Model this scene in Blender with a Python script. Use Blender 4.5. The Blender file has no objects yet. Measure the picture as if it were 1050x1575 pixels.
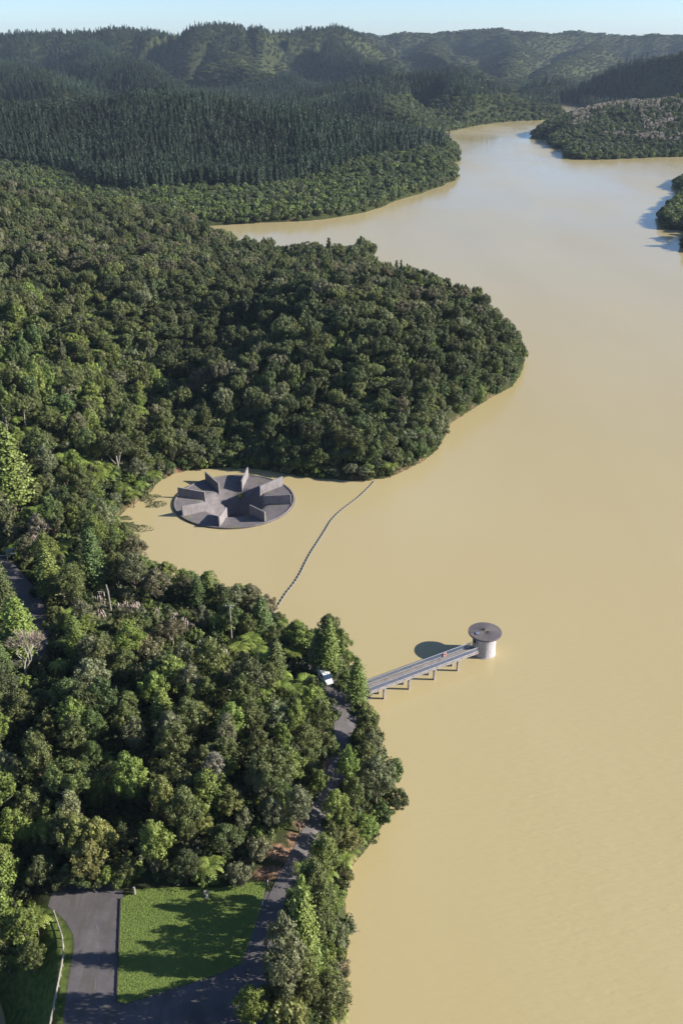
import bpy, bmesh, math, random
import numpy as np
from mathutils import Vector, Matrix
PI = math.pi
sc = bpy.context.scene
# ------------------------------------------------------------------ camera, sky, sun, exposure
CAM_H = 120.0; F = 1440.0; PITCH = math.radians(27.0)
cam = bpy.data.cameras.new("camera"); camo = bpy.data.objects.new("camera", cam)
sc.collection.objects.link(camo); sc.camera = camo
camo.location = (0, 0, CAM_H); camo.rotation_euler = (PI/2 - PITCH, 0, 0)
cam.sensor_fit = 'VERTICAL'; cam.sensor_height = 36.0; cam.lens = 36.0*F/1575.0
cam.clip_start = 1.0; cam.clip_end = 40000.0
SUN = Vector((11.9, -0.60, 5.65)).normalized()
elev = math.asin(SUN.z); azim = math.atan2(SUN.x, SUN.y)      # azimuth from +Y towards +X
world = bpy.data.worlds.new("World"); sc.world = world; world.use_nodes = True
wn = world.node_tree.nodes; bg = wn["Background"]
sky = wn.new("ShaderNodeTexSky"); sky.sky_type = 'NISHITA'; sky.sun_disc = False
sky.sun_elevation = elev; sky.sun_rotation = azim
sky.altitude = 150; sky.air_density = 0.62; sky.dust_density = 0.35; sky.ozone_density = 3.6
world.node_tree.links.new(sky.outputs[0], bg.inputs[0]); bg.inputs[1].default_value = 0.091
sl = bpy.data.lights.new("sun", 'SUN'); so = bpy.data.objects.new("sun", sl); sc.collection.objects.link(so)
sl.energy = 5.0; sl.angle = math.radians(0.5); sl.color = (1.0, 0.93, 0.82)
so.rotation_euler = SUN.to_track_quat('Z', 'Y').to_euler(); so.location = (300, -50, 300)
sc.view_settings.view_transform = 'Standard'; sc.view_settings.look = 'None'
sc.view_settings.gamma = 1.0; sc.view_settings.exposure = 0.98
sc.cycles.max_bounces = 5; sc.cycles.diffuse_bounces = 2; sc.cycles.glossy_bounces = 2
sc.cycles.transmission_bounces = 2; sc.cycles.volume_bounces = 0; sc.cycles.transparent_max_bounces = 4
sc.cycles.use_adaptive_sampling = True
HAZE_DENSITY = 0.000042

# ------------------------------------------------------------------ picture <-> world helpers (used to set out the site plan)
cP, sP = math.cos(PITCH), math.sin(PITCH)
def ray(px, py):
    u = (px-525.0)/F; v = (py-787.5)/F
    return u, cP - v*sP, -sP - v*cP
def W(px, py, z=0.0):
    d = ray(px, py); t = (z-CAM_H)/d[2]; return np.array([d[0]*t, d[1]*t, z])
def WD(px, py, D):
    d = ray(px, py); t = D/d[1]; return np.array([d[0]*t, D, CAM_H + d[2]*t])
def proj(x, y, z):
    dep = y*cP - (z-CAM_H)*sP
    return 525 + F*x/dep, 787.5 - F*(y*sP + (z-CAM_H)*cP)/dep, dep
def sstep(a, b, x):
    t = np.clip((x-a)/(b-a), 0, 1); return t*t*(3-2*t)

# ------------------------------------------------------------------ noise
_nr = np.random.RandomState(7); _tab = _nr.rand(256, 256)
def vnoise(x, y):
    xi = np.floor(x).astype(int); yi = np.floor(y).astype(int); fx = x-xi; fy = y-yi
    fx = fx*fx*(3-2*fx); fy = fy*fy*(3-2*fy)
    a = _tab[xi % 256, yi % 256]; b = _tab[(xi+1) % 256, yi % 256]
    c = _tab[xi % 256, (yi+1) % 256]; d = _tab[(xi+1) % 256, (yi+1) % 256]
    return (a*(1-fx)+b*fx)*(1-fy) + (c*(1-fx)+d*fx)*fy
def fbm(x, y, o=4):
    s = 0; a = .5
    for i in range(o):
        s = s + a*vnoise(x+17.3*i, y+9.1*i); x = x*2.03; y = y*2.03; a *= .5
    return s

# ------------------------------------------------------------------ shoreline (site plan)
shoreA_px = [(480,1900),(505,1700),(512,1575),(530,1500),(536,1440),(530,1380),(540,1335),(572,1295),(598,1255),(600,1215),
 (588,1170),(572,1125),(566,1085),(563,1064),(552,1040),(530,1015),(500,1003),(460,985),(430,962),(400,948),(360,935),(318,925),(280,912),
 (245,893),(215,868),(192,840),(182,815),(180,798),(196,782),(216,770),(232,757),(243,742),(268,729),(300,722),(350,719),(400,722),(450,731),(500,737),(560,740),
 (590,736),(612,729),(650,710),(672,692),(686,668),(692,652),(716,636),(738,622),(765,606),(788,594),(800,576),(806,560),
 (796,530),(760,510),(720,490),(670,468),(620,448),(570,432),(552,420),(572,412),(578,404),(572,399),(540,404),(490,403),(440,401),(395,396),(345,384),(308,366),(290,352),
 (330,347),(400,343),(470,340),(520,334),(560,327),(590,318),(618,306),(650,297),(680,286),(703,273),(705,265),(690,257),(680,251),
 (705,249),(709,242),(698,236),(703,228),(690,222),(672,214),(664,208),(678,204),(700,200),(740,192),(790,186.5),(840,184.5),(866,182.5),(869,179),
 (866,174),(862,167),(861,160)]
shoreB_px = [(885,161),(890,165),(900,169),(912,173),(914,177),(905,181),(880,188),(850,198),(822,205),(815,210),(822,213),(846,215),(841,221),(848,228),(872,230),
 (866,238),(870,244),(900,246),(935,245.5),(980,243.5),(1015,242),(1050,241),(1130,238),(1240,243),(1180,262),(1100,272),(1050,276),(1036,284),(1034,290),(1056,297),
 (1048,302),(1028,318),(1013,338),(1014,348),(1026,353),(1055,356),(1075,362),(1048,371),(1046,381),(1085,392),(1200,420),(1330,480),(1500,560),(1750,700),(2100,1000)]
def densify(pts, closed=True, step=9, jit=1.0, seed=3, lim=1e9):
    r = random.Random(seed); out = []
    n = len(pts)
    for i in range(n if closed else n-1):
        a, b = pts[i], pts[(i+1) % n]; L = np.linalg.norm(b-a)
        dd = min(lim, max(step, 0.02*abs(a[1]))); k = max(1, int(L/dd))
        if L > 900: k = 1
        nrm = np.array([-(b-a)[1], (b-a)[0]])/max(L, 1e-6)
        for j in range(k):
            t = j/k; p = a*(1-t)+b*t
            if 0 < j: p = p + nrm*(r.random()-.5)*jit*min(dd, L/k)*.35
            out.append(p)
    return np.array(out)
A = [W(x, y)[:2] for x, y in shoreA_px]; B = [W(x, y)[:2] for x, y in shoreB_px]
A = A + [np.array([1500., 6500.]), np.array([1500., 9000.]), np.array([-9000, 9000.]), np.array([-9000, -3000.]), np.array([20, -3000.])]
B = [np.array([1520, 6500.])] + B + [np.array([900, -400.]), np.array([900, -3000.]), np.array([9000, -3000.]), np.array([9000, 6500.])]
# close the far inlet: both shores meet behind the last bend
mid = (W(861,160)[:2] + W(885,161)[:2])/2 + np.array([8, 60])
A.insert(len(shoreA_px), mid+np.array([450., 160.])); A.insert(len(shoreA_px), mid); A[-5] = np.array([2900., 6500.]); A[-4] = np.array([2900., 9000.]); B.insert(1, mid + np.array([1., 0]))
polyA = densify(A); polyB = densify(B, seed=5)
def sdf(poly, X, Y):
    """positive inside"""
    X = X.ravel(); Y = Y.ravel(); N = len(X); out = np.full(N, 1e18); ins = np.zeros(N, bool)
    P = poly; Q = np.roll(poly, -1, axis=0)
    for (ax, ay), (bx, by) in zip(P, Q):
        dx, dy = bx-ax, by-ay; L2 = dx*dx+dy*dy+1e-12
        t = np.clip(((X-ax)*dx+(Y-ay)*dy)/L2, 0, 1)
        d = (X-ax-t*dx)**2+(Y-ay-t*dy)**2; np.minimum(out, d, out=out)
        c = (ay > Y) != (by > Y)
        if dy != 0:
            xi = ax + (Y-ay)*dx/dy; ins ^= c & (X < xi)
    d = np.sqrt(out); return np.where(ins, d, -d)

# ------------------------------------------------------------------ terrain heights
def C(px, py, z): p = W(px, py, z); return (p[0], p[1], z)
def CD(px, D, z): 
    # world x for a column at ground distance D
    dep = D*cP + (CAM_H-z)*sP; return ((px-525)/F*dep, D, z)
ctrl = [CD(800,350,6),CD(730,380,12),CD(650,400,16),CD(600,412,17),CD(520,425,15),CD(450,450,15),CD(430,490,7),CD(500,495,6),CD(570,515,3),
 CD(290,560,6),CD(200,580,19),CD(100,600,24),CD(0,620,33),CD(-300,640,42),CD(0,395,22),CD(-300,400,34),CD(300,420,17),CD(380,465,11),
 CD(255,300,2),CD(310,275,2),CD(285,330,4),CD(235,350,6),CD(100,290,20),CD(0,300,20),CD(-300,300,28),CD(430,320,19),CD(520,310,13),CD(620,330,15),CD(700,340,8),
 CD(0,235,12),CD(-200,230,18),CD(100,218,8),CD(0,205,10),CD(30,177,9.5),CD(-200,170,11),
 CD(200,157,11),CD(350,150,7),CD(420,150,4.5),CD(100,132,11.5),CD(300,132,10),CD(440,138,7.5),CD(-100,130,11),
 C(530,1090,4.2),C(505,1045,4.6),C(525,1130,4.8),C(512,1200,6),C(480,1290,7.2),C(430,1380,8),C(560,1060,3.6),
 C(250,1200,10),C(100,1200,10.5),C(430,1200,10),C(30,1350,8),C(100,1345,8),C(300,1350,8),C(200,1400,8),C(200,1550,8),C(350,1500,8),C(420,1500,8),C(100,1600,8),
 C(480,1450,7),C(300,1700,8),C(90,1450,8),C(40,1560,2.5),C(-60,1500,-2),C(-150,1700,-6),C(-300,1400,2),C(10,1450,3.5),
 CD(500,620,6),CD(300,660,6),CD(100,700,12),CD(-300,720,30)]
ctrl = np.array(ctrl)
_d = np.sqrt((ctrl[:,None,0]-ctrl[None,:,0])**2+(ctrl[:,None,1]-ctrl[None,:,1])**2+64.0)
_w = np.linalg.solve(_d, ctrl[:,2]-10.0)
def rbf(X, Y):
    z = np.full(X.shape, 10.0)
    for (cx, cy, _), w in zip(ctrl, _w): z += w*np.sqrt((X-cx)**2+(Y-cy)**2+64.0)
    return np.clip(z, -6, 60)
# ridge crests: (picture column, row of canopy top, ground distance) ; canopy height ; side slope
ridges = [
 ([(-900,48,2900),(-300,46,3000),(-200,50,3000),(0,49,3000),(60,47,3000),(130,42,3000),(200,41,3000),(235,43,3000),(270,46,3000),(300,34,2950),(340,31,2950),(360,37,2950),(385,35,2950),(410,44,3000),(450,44,3050),(500,39,3100),(525,46,3200)], 13, .24),
 ([(525,47,3900),(560,50,4200),(600,51,4200),(660,49,4200),(700,45,4200),(780,43,4200),(830,50,4200),(880,45,4300),(930,50,4300),(960,54,4300),(1050,51,4300),(1300,46,4300),(1900,40,4300)], 9, .26),
 ([(300,34,2950),(330,60,2650),(400,88,2350),(450,114,2050)], 13, .30),
 ([(130,42,3000),(150,62,2600),(180,85,2100),(240,104,1800)], 13, .30),
 ([(-60,49,3000),(-30,75,2500),(10,92,2000),(60,110,1600)], 13, .28),
 ([(500,40,3100),(540,66,2700),(600,84,2450)], 13, .32),
 ([(660,49,4200),(660,66,3500),(690,84,3000),(740,104,2600)], 9, .33),
 ([(780,43,4200),(800,70,3400),(790,96,2800)], 9, .33),
 ([(930,50,4300),(900,72,3500),(850,92,2900)], 9, .33),
 ([(460,122,1750),(525,106,1800),(600,98,1850),(670,96,1800),(720,109,1750),(760,126,1720),(800,143,1700),(850,161,1680)], 13, .26),
 ([(700,98,1800),(700,125,1640),(720,150,1540),(740,172,1470)], 10, .34),
 ([(600,98,1850),(570,125,1600),(600,150,1450),(650,178,1350)], 12, .34),
 ([(1500,40,1800),(1250,55,1850),(1050,68,1930),(960,80,1980),(900,96,2020),(850,113,2080),(800,136,2200)], 10, .30),
 ([(1500,100,1250),(1250,122,1300),(1050,138,1350),(1000,146,1380),(960,153,1400),(920,165,1410),(880,181,1420),(835,199,1400)], 6, .20),
 ([(-600,120,1150),(-200,140,1150),(0,137,1150),(100,141,1150),(180,131,1200),(250,128,1180),(330,140,1120),(420,151,1080),(500,162,1050),(560,179,1020),(640,199,980),(685,226,955)], 17, .18),
 ([(1300,270,820),(1150,290,800),(1080,300,790),(1045,305,790)], 9, .2),
 ([(1500,400,650),(1250,330,730),(1100,330,735),(1040,322,740)], 9, .25),
]
RW = []
for pts, can, slope in ridges:
    P = []
    for x, y, D in pts:
        p = WD(x, y, D); P.append((p[0], p[1], max(1.0, p[2]-can)))
    RW.append((np.array(P), slope))
def far_h(X, Y):
    amp = sstep(900, 2200, Y)
    wx = X + amp*(fbm(X/260, Y/260, 2)-.4)*130; wy = Y + amp*(fbm(X/260+40, Y/260+7, 2)-.4)*130
    vals = []; DR = []; drops = None
    for P, s in RW:
        best = np.full(X.shape, -1e9); lift = 16.0 if P[0,1] > 2800 and len(P) > 6 else 0.0
        for a, b in zip(P[:-1], P[1:]):
            dx, dy = b[0]-a[0], b[1]-a[1]; L2 = dx*dx+dy*dy+1e-9
            t = np.clip(((wx-a[0])*dx+(wy-a[1])*dy)/L2, 0, 1)
            d = np.sqrt((wx-a[0]-t*dx)**2+(wy-a[1]-t*dy)**2)
            v = lift+a[2]+(b[2]-a[2])*t - s*d; drops = np.where(v > best, s*d, drops) if best.max() > -1e8 else s*d
            # gullies run down the flanks: stronger away from the crest
            best = np.maximum(best, v)
        vals.append(best); DR.append(drops)
    V = np.stack(vals); k = 5.0; m = V.max(0); dr = np.take_along_axis(np.stack(DR), V.argmax(0)[None], 0)[0]
    h = m + k*np.log(np.exp((V-m)/k).sum(0)) 
    r = 1-np.abs(2*fbm(X/330+3, Y/430+1.5, 2)-0.76)*3.0
    r2 = 1-np.abs(2*fbm(X/150+13, Y/230+5, 2)-0.76)*3.0
    far = sstep(1100, 2200, Y)
    up = sstep(5, 50, h)
    h = h - up*(.15+.85*sstep(4,45,dr))*(far*75*np.clip(r,0,1)**1.3 + far*34*np.clip(1-np.abs(2*fbm(X/125+31, Y/170+8, 2)-0.76)*2.6,0,1) + (34+far*6)*sstep(760,1000,Y)*np.clip(r2,0,1))
    return np.maximum(h, 2.0 + 5*fbm(X/60, Y/60, 3))
def poly_px(pts, z=8.0): return np.array([W(x, y, z)[:2] for x, y in pts])
platform = poly_px([(80,1352),(418,1345),(440,1370),(470,1640),(100,1640),(100,1500),(108,1440),(86,1412)])
SPC = W(360.5, 770.6, 0.0)[:2]; SPR = 18.0
def terrain_xy(X, Y):
    shp = X.shape; X = X.ravel().astype(float); Y = Y.ravel().astype(float)
    sa = sdf(polyA, X, Y); sb = sdf(polyB, X, Y); sd = np.maximum(sa, sb)
    w = sstep(600, 740, Y)
    w = np.where(sb > -5, 1.0, w)
    w = np.where((Y < 600) & (X < -420), np.maximum(w, 0), w)
    n = rbf(X, Y) + (fbm(X/25, Y/25, 3)-.45)*3.0*sstep(105, 150, Y) + (fbm(X/48+8, Y/60, 2)-.38)*27*sstep(255, 310, Y)*(1-sstep(400,460,Y))
    f = far_h(X, Y)
    h = n*(1-w) + f*w
    pf = sstep(-3.5, -0.4, sdf(platform, X, Y)); h = h*(1-pf) + 8.0*pf
    cap = 0.35 + np.where(Y < 180, 1.3, 0.75)*np.maximum(sd, 0)
    k = 1.0; h = np.where(sd > 0, -k*np.log(np.exp(-np.minimum(h,200)/k)+np.exp(-np.minimum(cap,200)/k)) , -0.5 - 0.6*np.minimum(-sd, 14))
    h = np.where((sd > 0) & ((h > 30) | (cap-h > 12)), np.minimum(np.where(pf > .98, 8.0, n*(1-w)*(1-pf)+f*w*(1-pf)+8*pf), cap), h)
    h = np.where(pf > .985, np.where(cap > 10, 8.0, h), h)
    ds = np.hypot(X-SPC[0], Y-SPC[1]); h = np.where(ds < 19.5, -24.0, h)
    return h.reshape(shp), sd.reshape(shp)
# polar terrain sheet: fine inside the view, coarse around it, reaching the horizon
ang = np.concatenate([np.radians(np.arange(-180, -34, 6.0)), np.radians(np.arange(-34, 34, 0.105)), np.radians(np.arange(34, 180.01, 6.0))])
rad = [6.0]
while rad[-1] < 55: rad.append(rad[-1]*1.09)
while rad[-1] < 240: rad.append(rad[-1]*1.0048)
while rad[-1] < 5200: rad.append(rad[-1]*1.0066)
while rad[-1] < 6300: rad.append(rad[-1]*1.05)
rad = np.array(rad)
AA, RR = np.meshgrid(ang, rad); GX = RR*np.sin(AA); GY = RR*np.cos(AA)
GZ, GS = terrain_xy(GX, GY)
def tz(x, y):
    """bilinear height + distance inland from the sheet itself"""
    x = np.atleast_1d(np.asarray(x, float)); y = np.atleast_1d(np.asarray(y, float))
    a = np.arctan2(x, y); r = np.hypot(x, y)
    i = np.clip(np.searchsorted(rad, r)-1, 0, len(rad)-2); j = np.clip(np.searchsorted(ang, a)-1, 0, len(ang)-2)
    fr = np.clip((r-rad[i])/(rad[i+1]-rad[i]), 0, 1); fa = np.clip((a-ang[j])/(ang[j+1]-ang[j]), 0, 1)
    def g(G): return (G[i,j]*(1-fa)+G[i,j+1]*fa)*(1-fr)+(G[i+1,j]*(1-fa)+G[i+1,j+1]*fa)*fr
    return g(GZ), g(GS)
def hit(px, py, lift=0.0):
    """ground point under a picture position, for something whose middle is `lift` above the ground"""
    d = ray(px, py); t = np.linspace(50, 1200, 4600); x = d[0]*t; y = d[1]*t; z = CAM_H+d[2]*t
    h = np.maximum(tz(x, y)[0], 0)+lift; k = np.argmax(z <= h)
    return float(x[k]), float(y[k]), float(h[k]-lift)

# ------------------------------------------------------------------ materials
def mat(name): 
    m = bpy.data.materials.new(name); m.use_nodes = True
    return m, m.node_tree.nodes, m.node_tree.links, m.node_tree.nodes["Principled BSDF"]
def simple(name, col, rough=.7, metal=0, var=.15, scale=2.0, bump=0.0):
    m, N, L, b = mat(name)
    tc = N.new("ShaderNodeTexCoord"); nz = N.new("ShaderNodeTexNoise"); nz.inputs["Scale"].default_value = scale; nz.inputs["Detail"].default_value = 6
    L.new(tc.outputs["Object"], nz.inputs["Vector"])
    r = N.new("ShaderNodeValToRGB"); r.color_ramp.elements[0].position = .3; r.color_ramp.elements[1].position = .7
    r.color_ramp.elements[0].color = tuple(c*(1-var) for c in col)+(1,); r.color_ramp.elements[1].color = tuple(min(1, c*(1+var)) for c in col)+(1,)
    L.new(nz.outputs["Fac"], r.inputs[0]); L.new(r.outputs[0], b.inputs["Base Color"])
    b.inputs["Roughness"].default_value = rough; b.inputs["Metallic"].default_value = metal
    if bump:
        bp = N.new("ShaderNodeBump"); bp.inputs["Strength"].default_value = bump; L.new(nz.outputs["Fac"], bp.inputs["Height"]); L.new(bp.outputs[0], b.inputs["Normal"])
    return m
def foliage(name, trans=.28):
    m, N, L, b = mat(name)
    at = N.new("ShaderNodeAttribute"); at.attribute_type = 'INSTANCER'; at.attribute_name = 'tint'
    v = N.new("ShaderNodeAttribute"); v.attribute_type = 'GEOMETRY'; v.attribute_name = 'var'
    mr = N.new("ShaderNodeMapRange"); mr.inputs[1].default_value = 0; mr.inputs[2].default_value = 1; mr.inputs[3].default_value = .35; mr.inputs[4].default_value = 1.85
    L.new(v.outputs["Fac"], mr.inputs[0])
    mul = N.new("ShaderNodeVectorMath"); mul.operation = 'SCALE'; L.new(at.outputs["Vector"], mul.inputs[0]); L.new(mr.outputs[0], mul.inputs["Scale"])
    hs = N.new("ShaderNodeHueSaturation"); mh = N.new("ShaderNodeMapRange"); mh.inputs[3].default_value = .515; mh.inputs[4].default_value = .485
    L.new(v.outputs["Fac"], mh.inputs[0]); L.new(mh.outputs[0], hs.inputs["Hue"]); L.new(mul.outputs[0], hs.inputs["Color"])
    L.new(hs.outputs[0], b.inputs["Base Color"]); b.inputs["Roughness"].default_value = .55
    b.inputs["Specular IOR Level"].default_value = .35
    tr = N.new("ShaderNodeBsdfTranslucent"); L.new(hs.outputs[0], tr.inputs[0])
    mx = N.new("ShaderNodeMixShader"); mx.inputs[0].default_value = trans
    L.new(b.outputs[0], mx.inputs[1]); L.new(tr.outputs[0], mx.inputs[2])
    L.new(mx.outputs[0], N["Material Output"].inputs[0]); return m
M = {}
M['leaf'] = foliage("leaf"); M['frond'] = foliage("frond", .35); M['needle'] = foliage("needle", .15)
M['bark'] = simple("bark", (.14,.11,.085), .9, var=.35, scale=3)
M['pale_bark'] = simple("pale_bark", (.26,.235,.20), .85, var=.25, scale=3)
M['bone'] = simple("bleached_wood", (.40,.37,.31), .85, var=.2, scale=3)
M['concrete'] = None
M['steel'] = simple("steel", (.36,.39,.46), .4, .6, .1, 3)
M['mesh_steel'] = simple("mesh_steel", (.17,.20,.28), .5, .4, .1, 3)
M['pier'] = simple("pier_concrete", (.27,.245,.235), .85, 0, .2, 1.5)
M['deck'] = simple("deck_concrete", (.24,.205,.185), .85, 0, .25, 1.2)
M['tower'] = None
M['white'] = simple("white_paint", (.78,.79,.80), .35, 0, .05, 2)
M['glass'] = simple("dark_glass", (.03,.05,.10), .08, 0, .1, 2)
M['rubber'] = simple("rubber", (.02,.02,.022), .8)
M['float'] = simple("float_plastic", (.15,.155,.155), .55, 0, .2, 1)
M['cable'] = simple("cable", (.05,.05,.05), .8)
M['orange'] = simple("orange_plastic", (.75,.13,.07), .45, 0, .1, 3)
M['timber'] = simple("weathered_timber", (.30,.27,.24), .85, 0, .3, 4)
M['dark_timber'] = simple("dark_timber", (.06,.05,.04), .9, 0, .3, 4)
M['plume'] = simple("plume", (.40,.33,.29), .9, 0, .25, 5)
M['weed'] = simple("weed", (.085,.095,.035), .8, 0, .5, 2)
M['signface'] = simple("sign_face", (.40,.45,.58), .5, 0, .15, 2)
M['kerb'] = simple("kerb", (.17,.15,.12), .9, 0, .25, 2)
M['line'] = simple("worn_line", (.135,.13,.13), .8, 0, .3, 1)
# stained concrete with streaks for the spillway
def concrete_mat(name, c0, c1, moss=True):
    m, N, L, b = mat(name); tc = N.new("ShaderNodeTexCoord")
    n1 = N.new("ShaderNodeTexNoise"); n1.inputs["Scale"].default_value = .45; n1.inputs["Detail"].default_value = 8; n1.inputs["Roughness"].default_value = .7
    L.new(tc.outputs["Object"], n1.inputs["Vector"])
    n2 = N.new("ShaderNodeTexNoise"); n2.inputs["Scale"].default_value = 3.0; n2.inputs["Detail"].default_value = 8
    mp = N.new("ShaderNodeMapping"); mp.inputs["Scale"].default_value = (1, 1, .12); L.new(tc.outputs["Object"], mp.inputs[0]); L.new(mp.outputs[0], n2.inputs["Vector"])
    r = N.new("ShaderNodeValToRGB"); r.color_ramp.elements[0].color = c0+(1,); r.color_ramp.elements[1].color = c1+(1,)
    r.color_ramp.elements[0].position = .35; r.color_ramp.elements[1].position = .68
    ad = N.new("ShaderNodeMath"); ad.operation = 'ADD'; ml = N.new("ShaderNodeMath"); ml.operation = 'MULTIPLY'; ml.inputs[1].default_value = .5
    L.new(n1.outputs["Fac"], ad.inputs[0]); L.new(n2.outputs["Fac"], ad.inputs[1]); L.new(ad.outputs[0], ml.inputs[0]); L.new(ml.outputs[0], r.inputs[0])
    out = r.outputs[0]
    if moss:
        n3 = N.new("ShaderNodeTexNoise"); n3.inputs["Scale"].default_value = .22; n3.inputs["Detail"].default_value = 5; L.new(tc.outputs["Object"], n3.inputs["Vector"])
        rm = N.new("ShaderNodeValToRGB"); rm.color_ramp.elements[0].position = .60; rm.color_ramp.elements[1].position = .72
        L.new(n3.outputs["Fac"], rm.inputs[0]); mx = N.new("ShaderNodeMix"); mx.data_type = 'RGBA'
        L.new(rm.outputs[0], mx.inputs[0]); L.new(out, mx.inputs[6]); mx.inputs[7].default_value = (.13,.14,.04,1); out = mx.outputs[2]
    L.new(out, b.inputs["Base Color"]); b.inputs["Roughness"].default_value = .85
    bp = N.new("ShaderNodeBump"); bp.inputs["Strength"].default_value = .25; L.new(n2.outputs["Fac"], bp.inputs["Height"]); L.new(bp.outputs[0], b.inputs["Normal"])
    return m
M['concrete'] = concrete_mat("stained_concrete", (.080,.072,.077), (.205,.185,.192))
M['pierwall'] = concrete_mat("wall_concrete", (.15,.137,.14), (.30,.275,.28), False)
M['tower'] = concrete_mat("painted_concrete", (.30,.28,.295), (.56,.52,.55), False)
M['roof'] = concrete_mat("roof_felt", (.085,.075,.08), (.17,.15,.16), False)
# water
def water_mat():
    m, N, L, b = mat("muddy_water"); g = N.new("ShaderNodeNewGeometry")
    n = N.new("ShaderNodeTexNoise"); n.inputs["Scale"].default_value = .006; n.inputs["Detail"].default_value = 4; L.new(g.outputs["Position"], n.inputs["Vector"])
    r = N.new("ShaderNodeValToRGB"); r.color_ramp.elements[0].position = .3; r.color_ramp.elements[1].position = .7
    r.color_ramp.elements[0].color = (.405,.328,.162,1); r.color_ramp.elements[1].color = (.450,.380,.213,1)
    mps = N.new("ShaderNodeMapping"); mps.inputs["Scale"].default_value = (.02,.0045,1); mps.inputs["Rotation"].default_value = (0,0,.35); L.new(g.outputs["Position"], mps.inputs[0])
    ns = N.new("ShaderNodeTexNoise"); ns.inputs["Scale"].default_value = 1.0; ns.inputs["Detail"].default_value = 7; ns.inputs["Distortion"].default_value = .8; L.new(mps.outputs[0], ns.inputs["Vector"])
    av = N.new("ShaderNodeMath"); av.operation = 'ADD'; L.new(n.outputs["Fac"], av.inputs[0]); L.new(ns.outputs["Fac"], av.inputs[1])
    hv = N.new("ShaderNodeMath"); hv.operation = 'MULTIPLY'; hv.inputs[1].default_value = .5; L.new(av.outputs[0], hv.inputs[0])
    L.new(hv.outputs[0], r.inputs[0]); L.new(r.outputs[0], b.inputs["Base Color"])
    # wind patches change how rough the surface is
    n4 = N.new("ShaderNodeTexNoise"); n4.inputs["Scale"].default_value = .012; n4.inputs["Detail"].default_value = 5
    mp4 = N.new("ShaderNodeMapping"); mp4.inputs["Scale"].default_value = (1, .45, 1); mp4.inputs["Rotation"].default_value = (0,0,.5); L.new(g.outputs["Position"], mp4.inputs[0]); L.new(mp4.outputs[0], n4.inputs["Vector"])
    rr = N.new("ShaderNodeMapRange"); rr.inputs[1].default_value = .35; rr.inputs[2].default_value = .7; rr.inputs[3].default_value = .10; rr.inputs[4].default_value = .26
    L.new(n4.outputs["Fac"], rr.inputs[0]); L.new(rr.outputs[0], b.inputs["Roughness"])
    b.inputs["IOR"].default_value = 1.42
    mp = N.new("ShaderNodeMapping"); mp.inputs["Rotation"].default_value = (0,0,-.75); mp.inputs["Scale"].default_value = (.55, 2.2, 1)
    L.new(g.outputs["Position"], mp.inputs[0])
    n2 = N.new("ShaderNodeTexNoise"); n2.inputs["Scale"].default_value = .62; n2.inputs["Detail"].default_value = 3; n2.inputs["Distortion"].default_value = .5; L.new(mp.outputs[0], n2.inputs["Vector"])
    n3 = N.new("ShaderNodeMapRange"); n3.inputs[1].default_value = .4; n3.inputs[2].default_value = .62; n3.inputs[3].default_value = .10; n3.inputs[4].default_value = .45
    L.new(n4.outputs["Fac"], n3.inputs[0])
    # ripples only read close up: fade the bump with distance from the dam end
    sp = N.new("ShaderNodeSeparateXYZ"); L.new(g.outputs["Position"], sp.inputs[0])
    fd = N.new("ShaderNodeMapRange"); fd.inputs[1].default_value = 80; fd.inputs[2].default_value = 260; fd.inputs[3].default_value = 1.0; fd.inputs[4].default_value = .15; L.new(sp.outputs[1], fd.inputs[0])
    mu = N.new("ShaderNodeMath"); mu.operation = 'MULTIPLY'; L.new(n3.outputs[0], mu.inputs[0]); L.new(fd.outputs[0], mu.inputs[1])
    bp = N.new("ShaderNodeBump"); bp.inputs["Distance"].default_value = .30; L.new(mu.outputs[0], bp.inputs["Strength"]); L.new(n2.outputs["Fac"], bp.inputs["Height"]); L.new(bp.outputs[0], b.inputs["Normal"])
    return m
M['water'] = water_mat()
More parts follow.
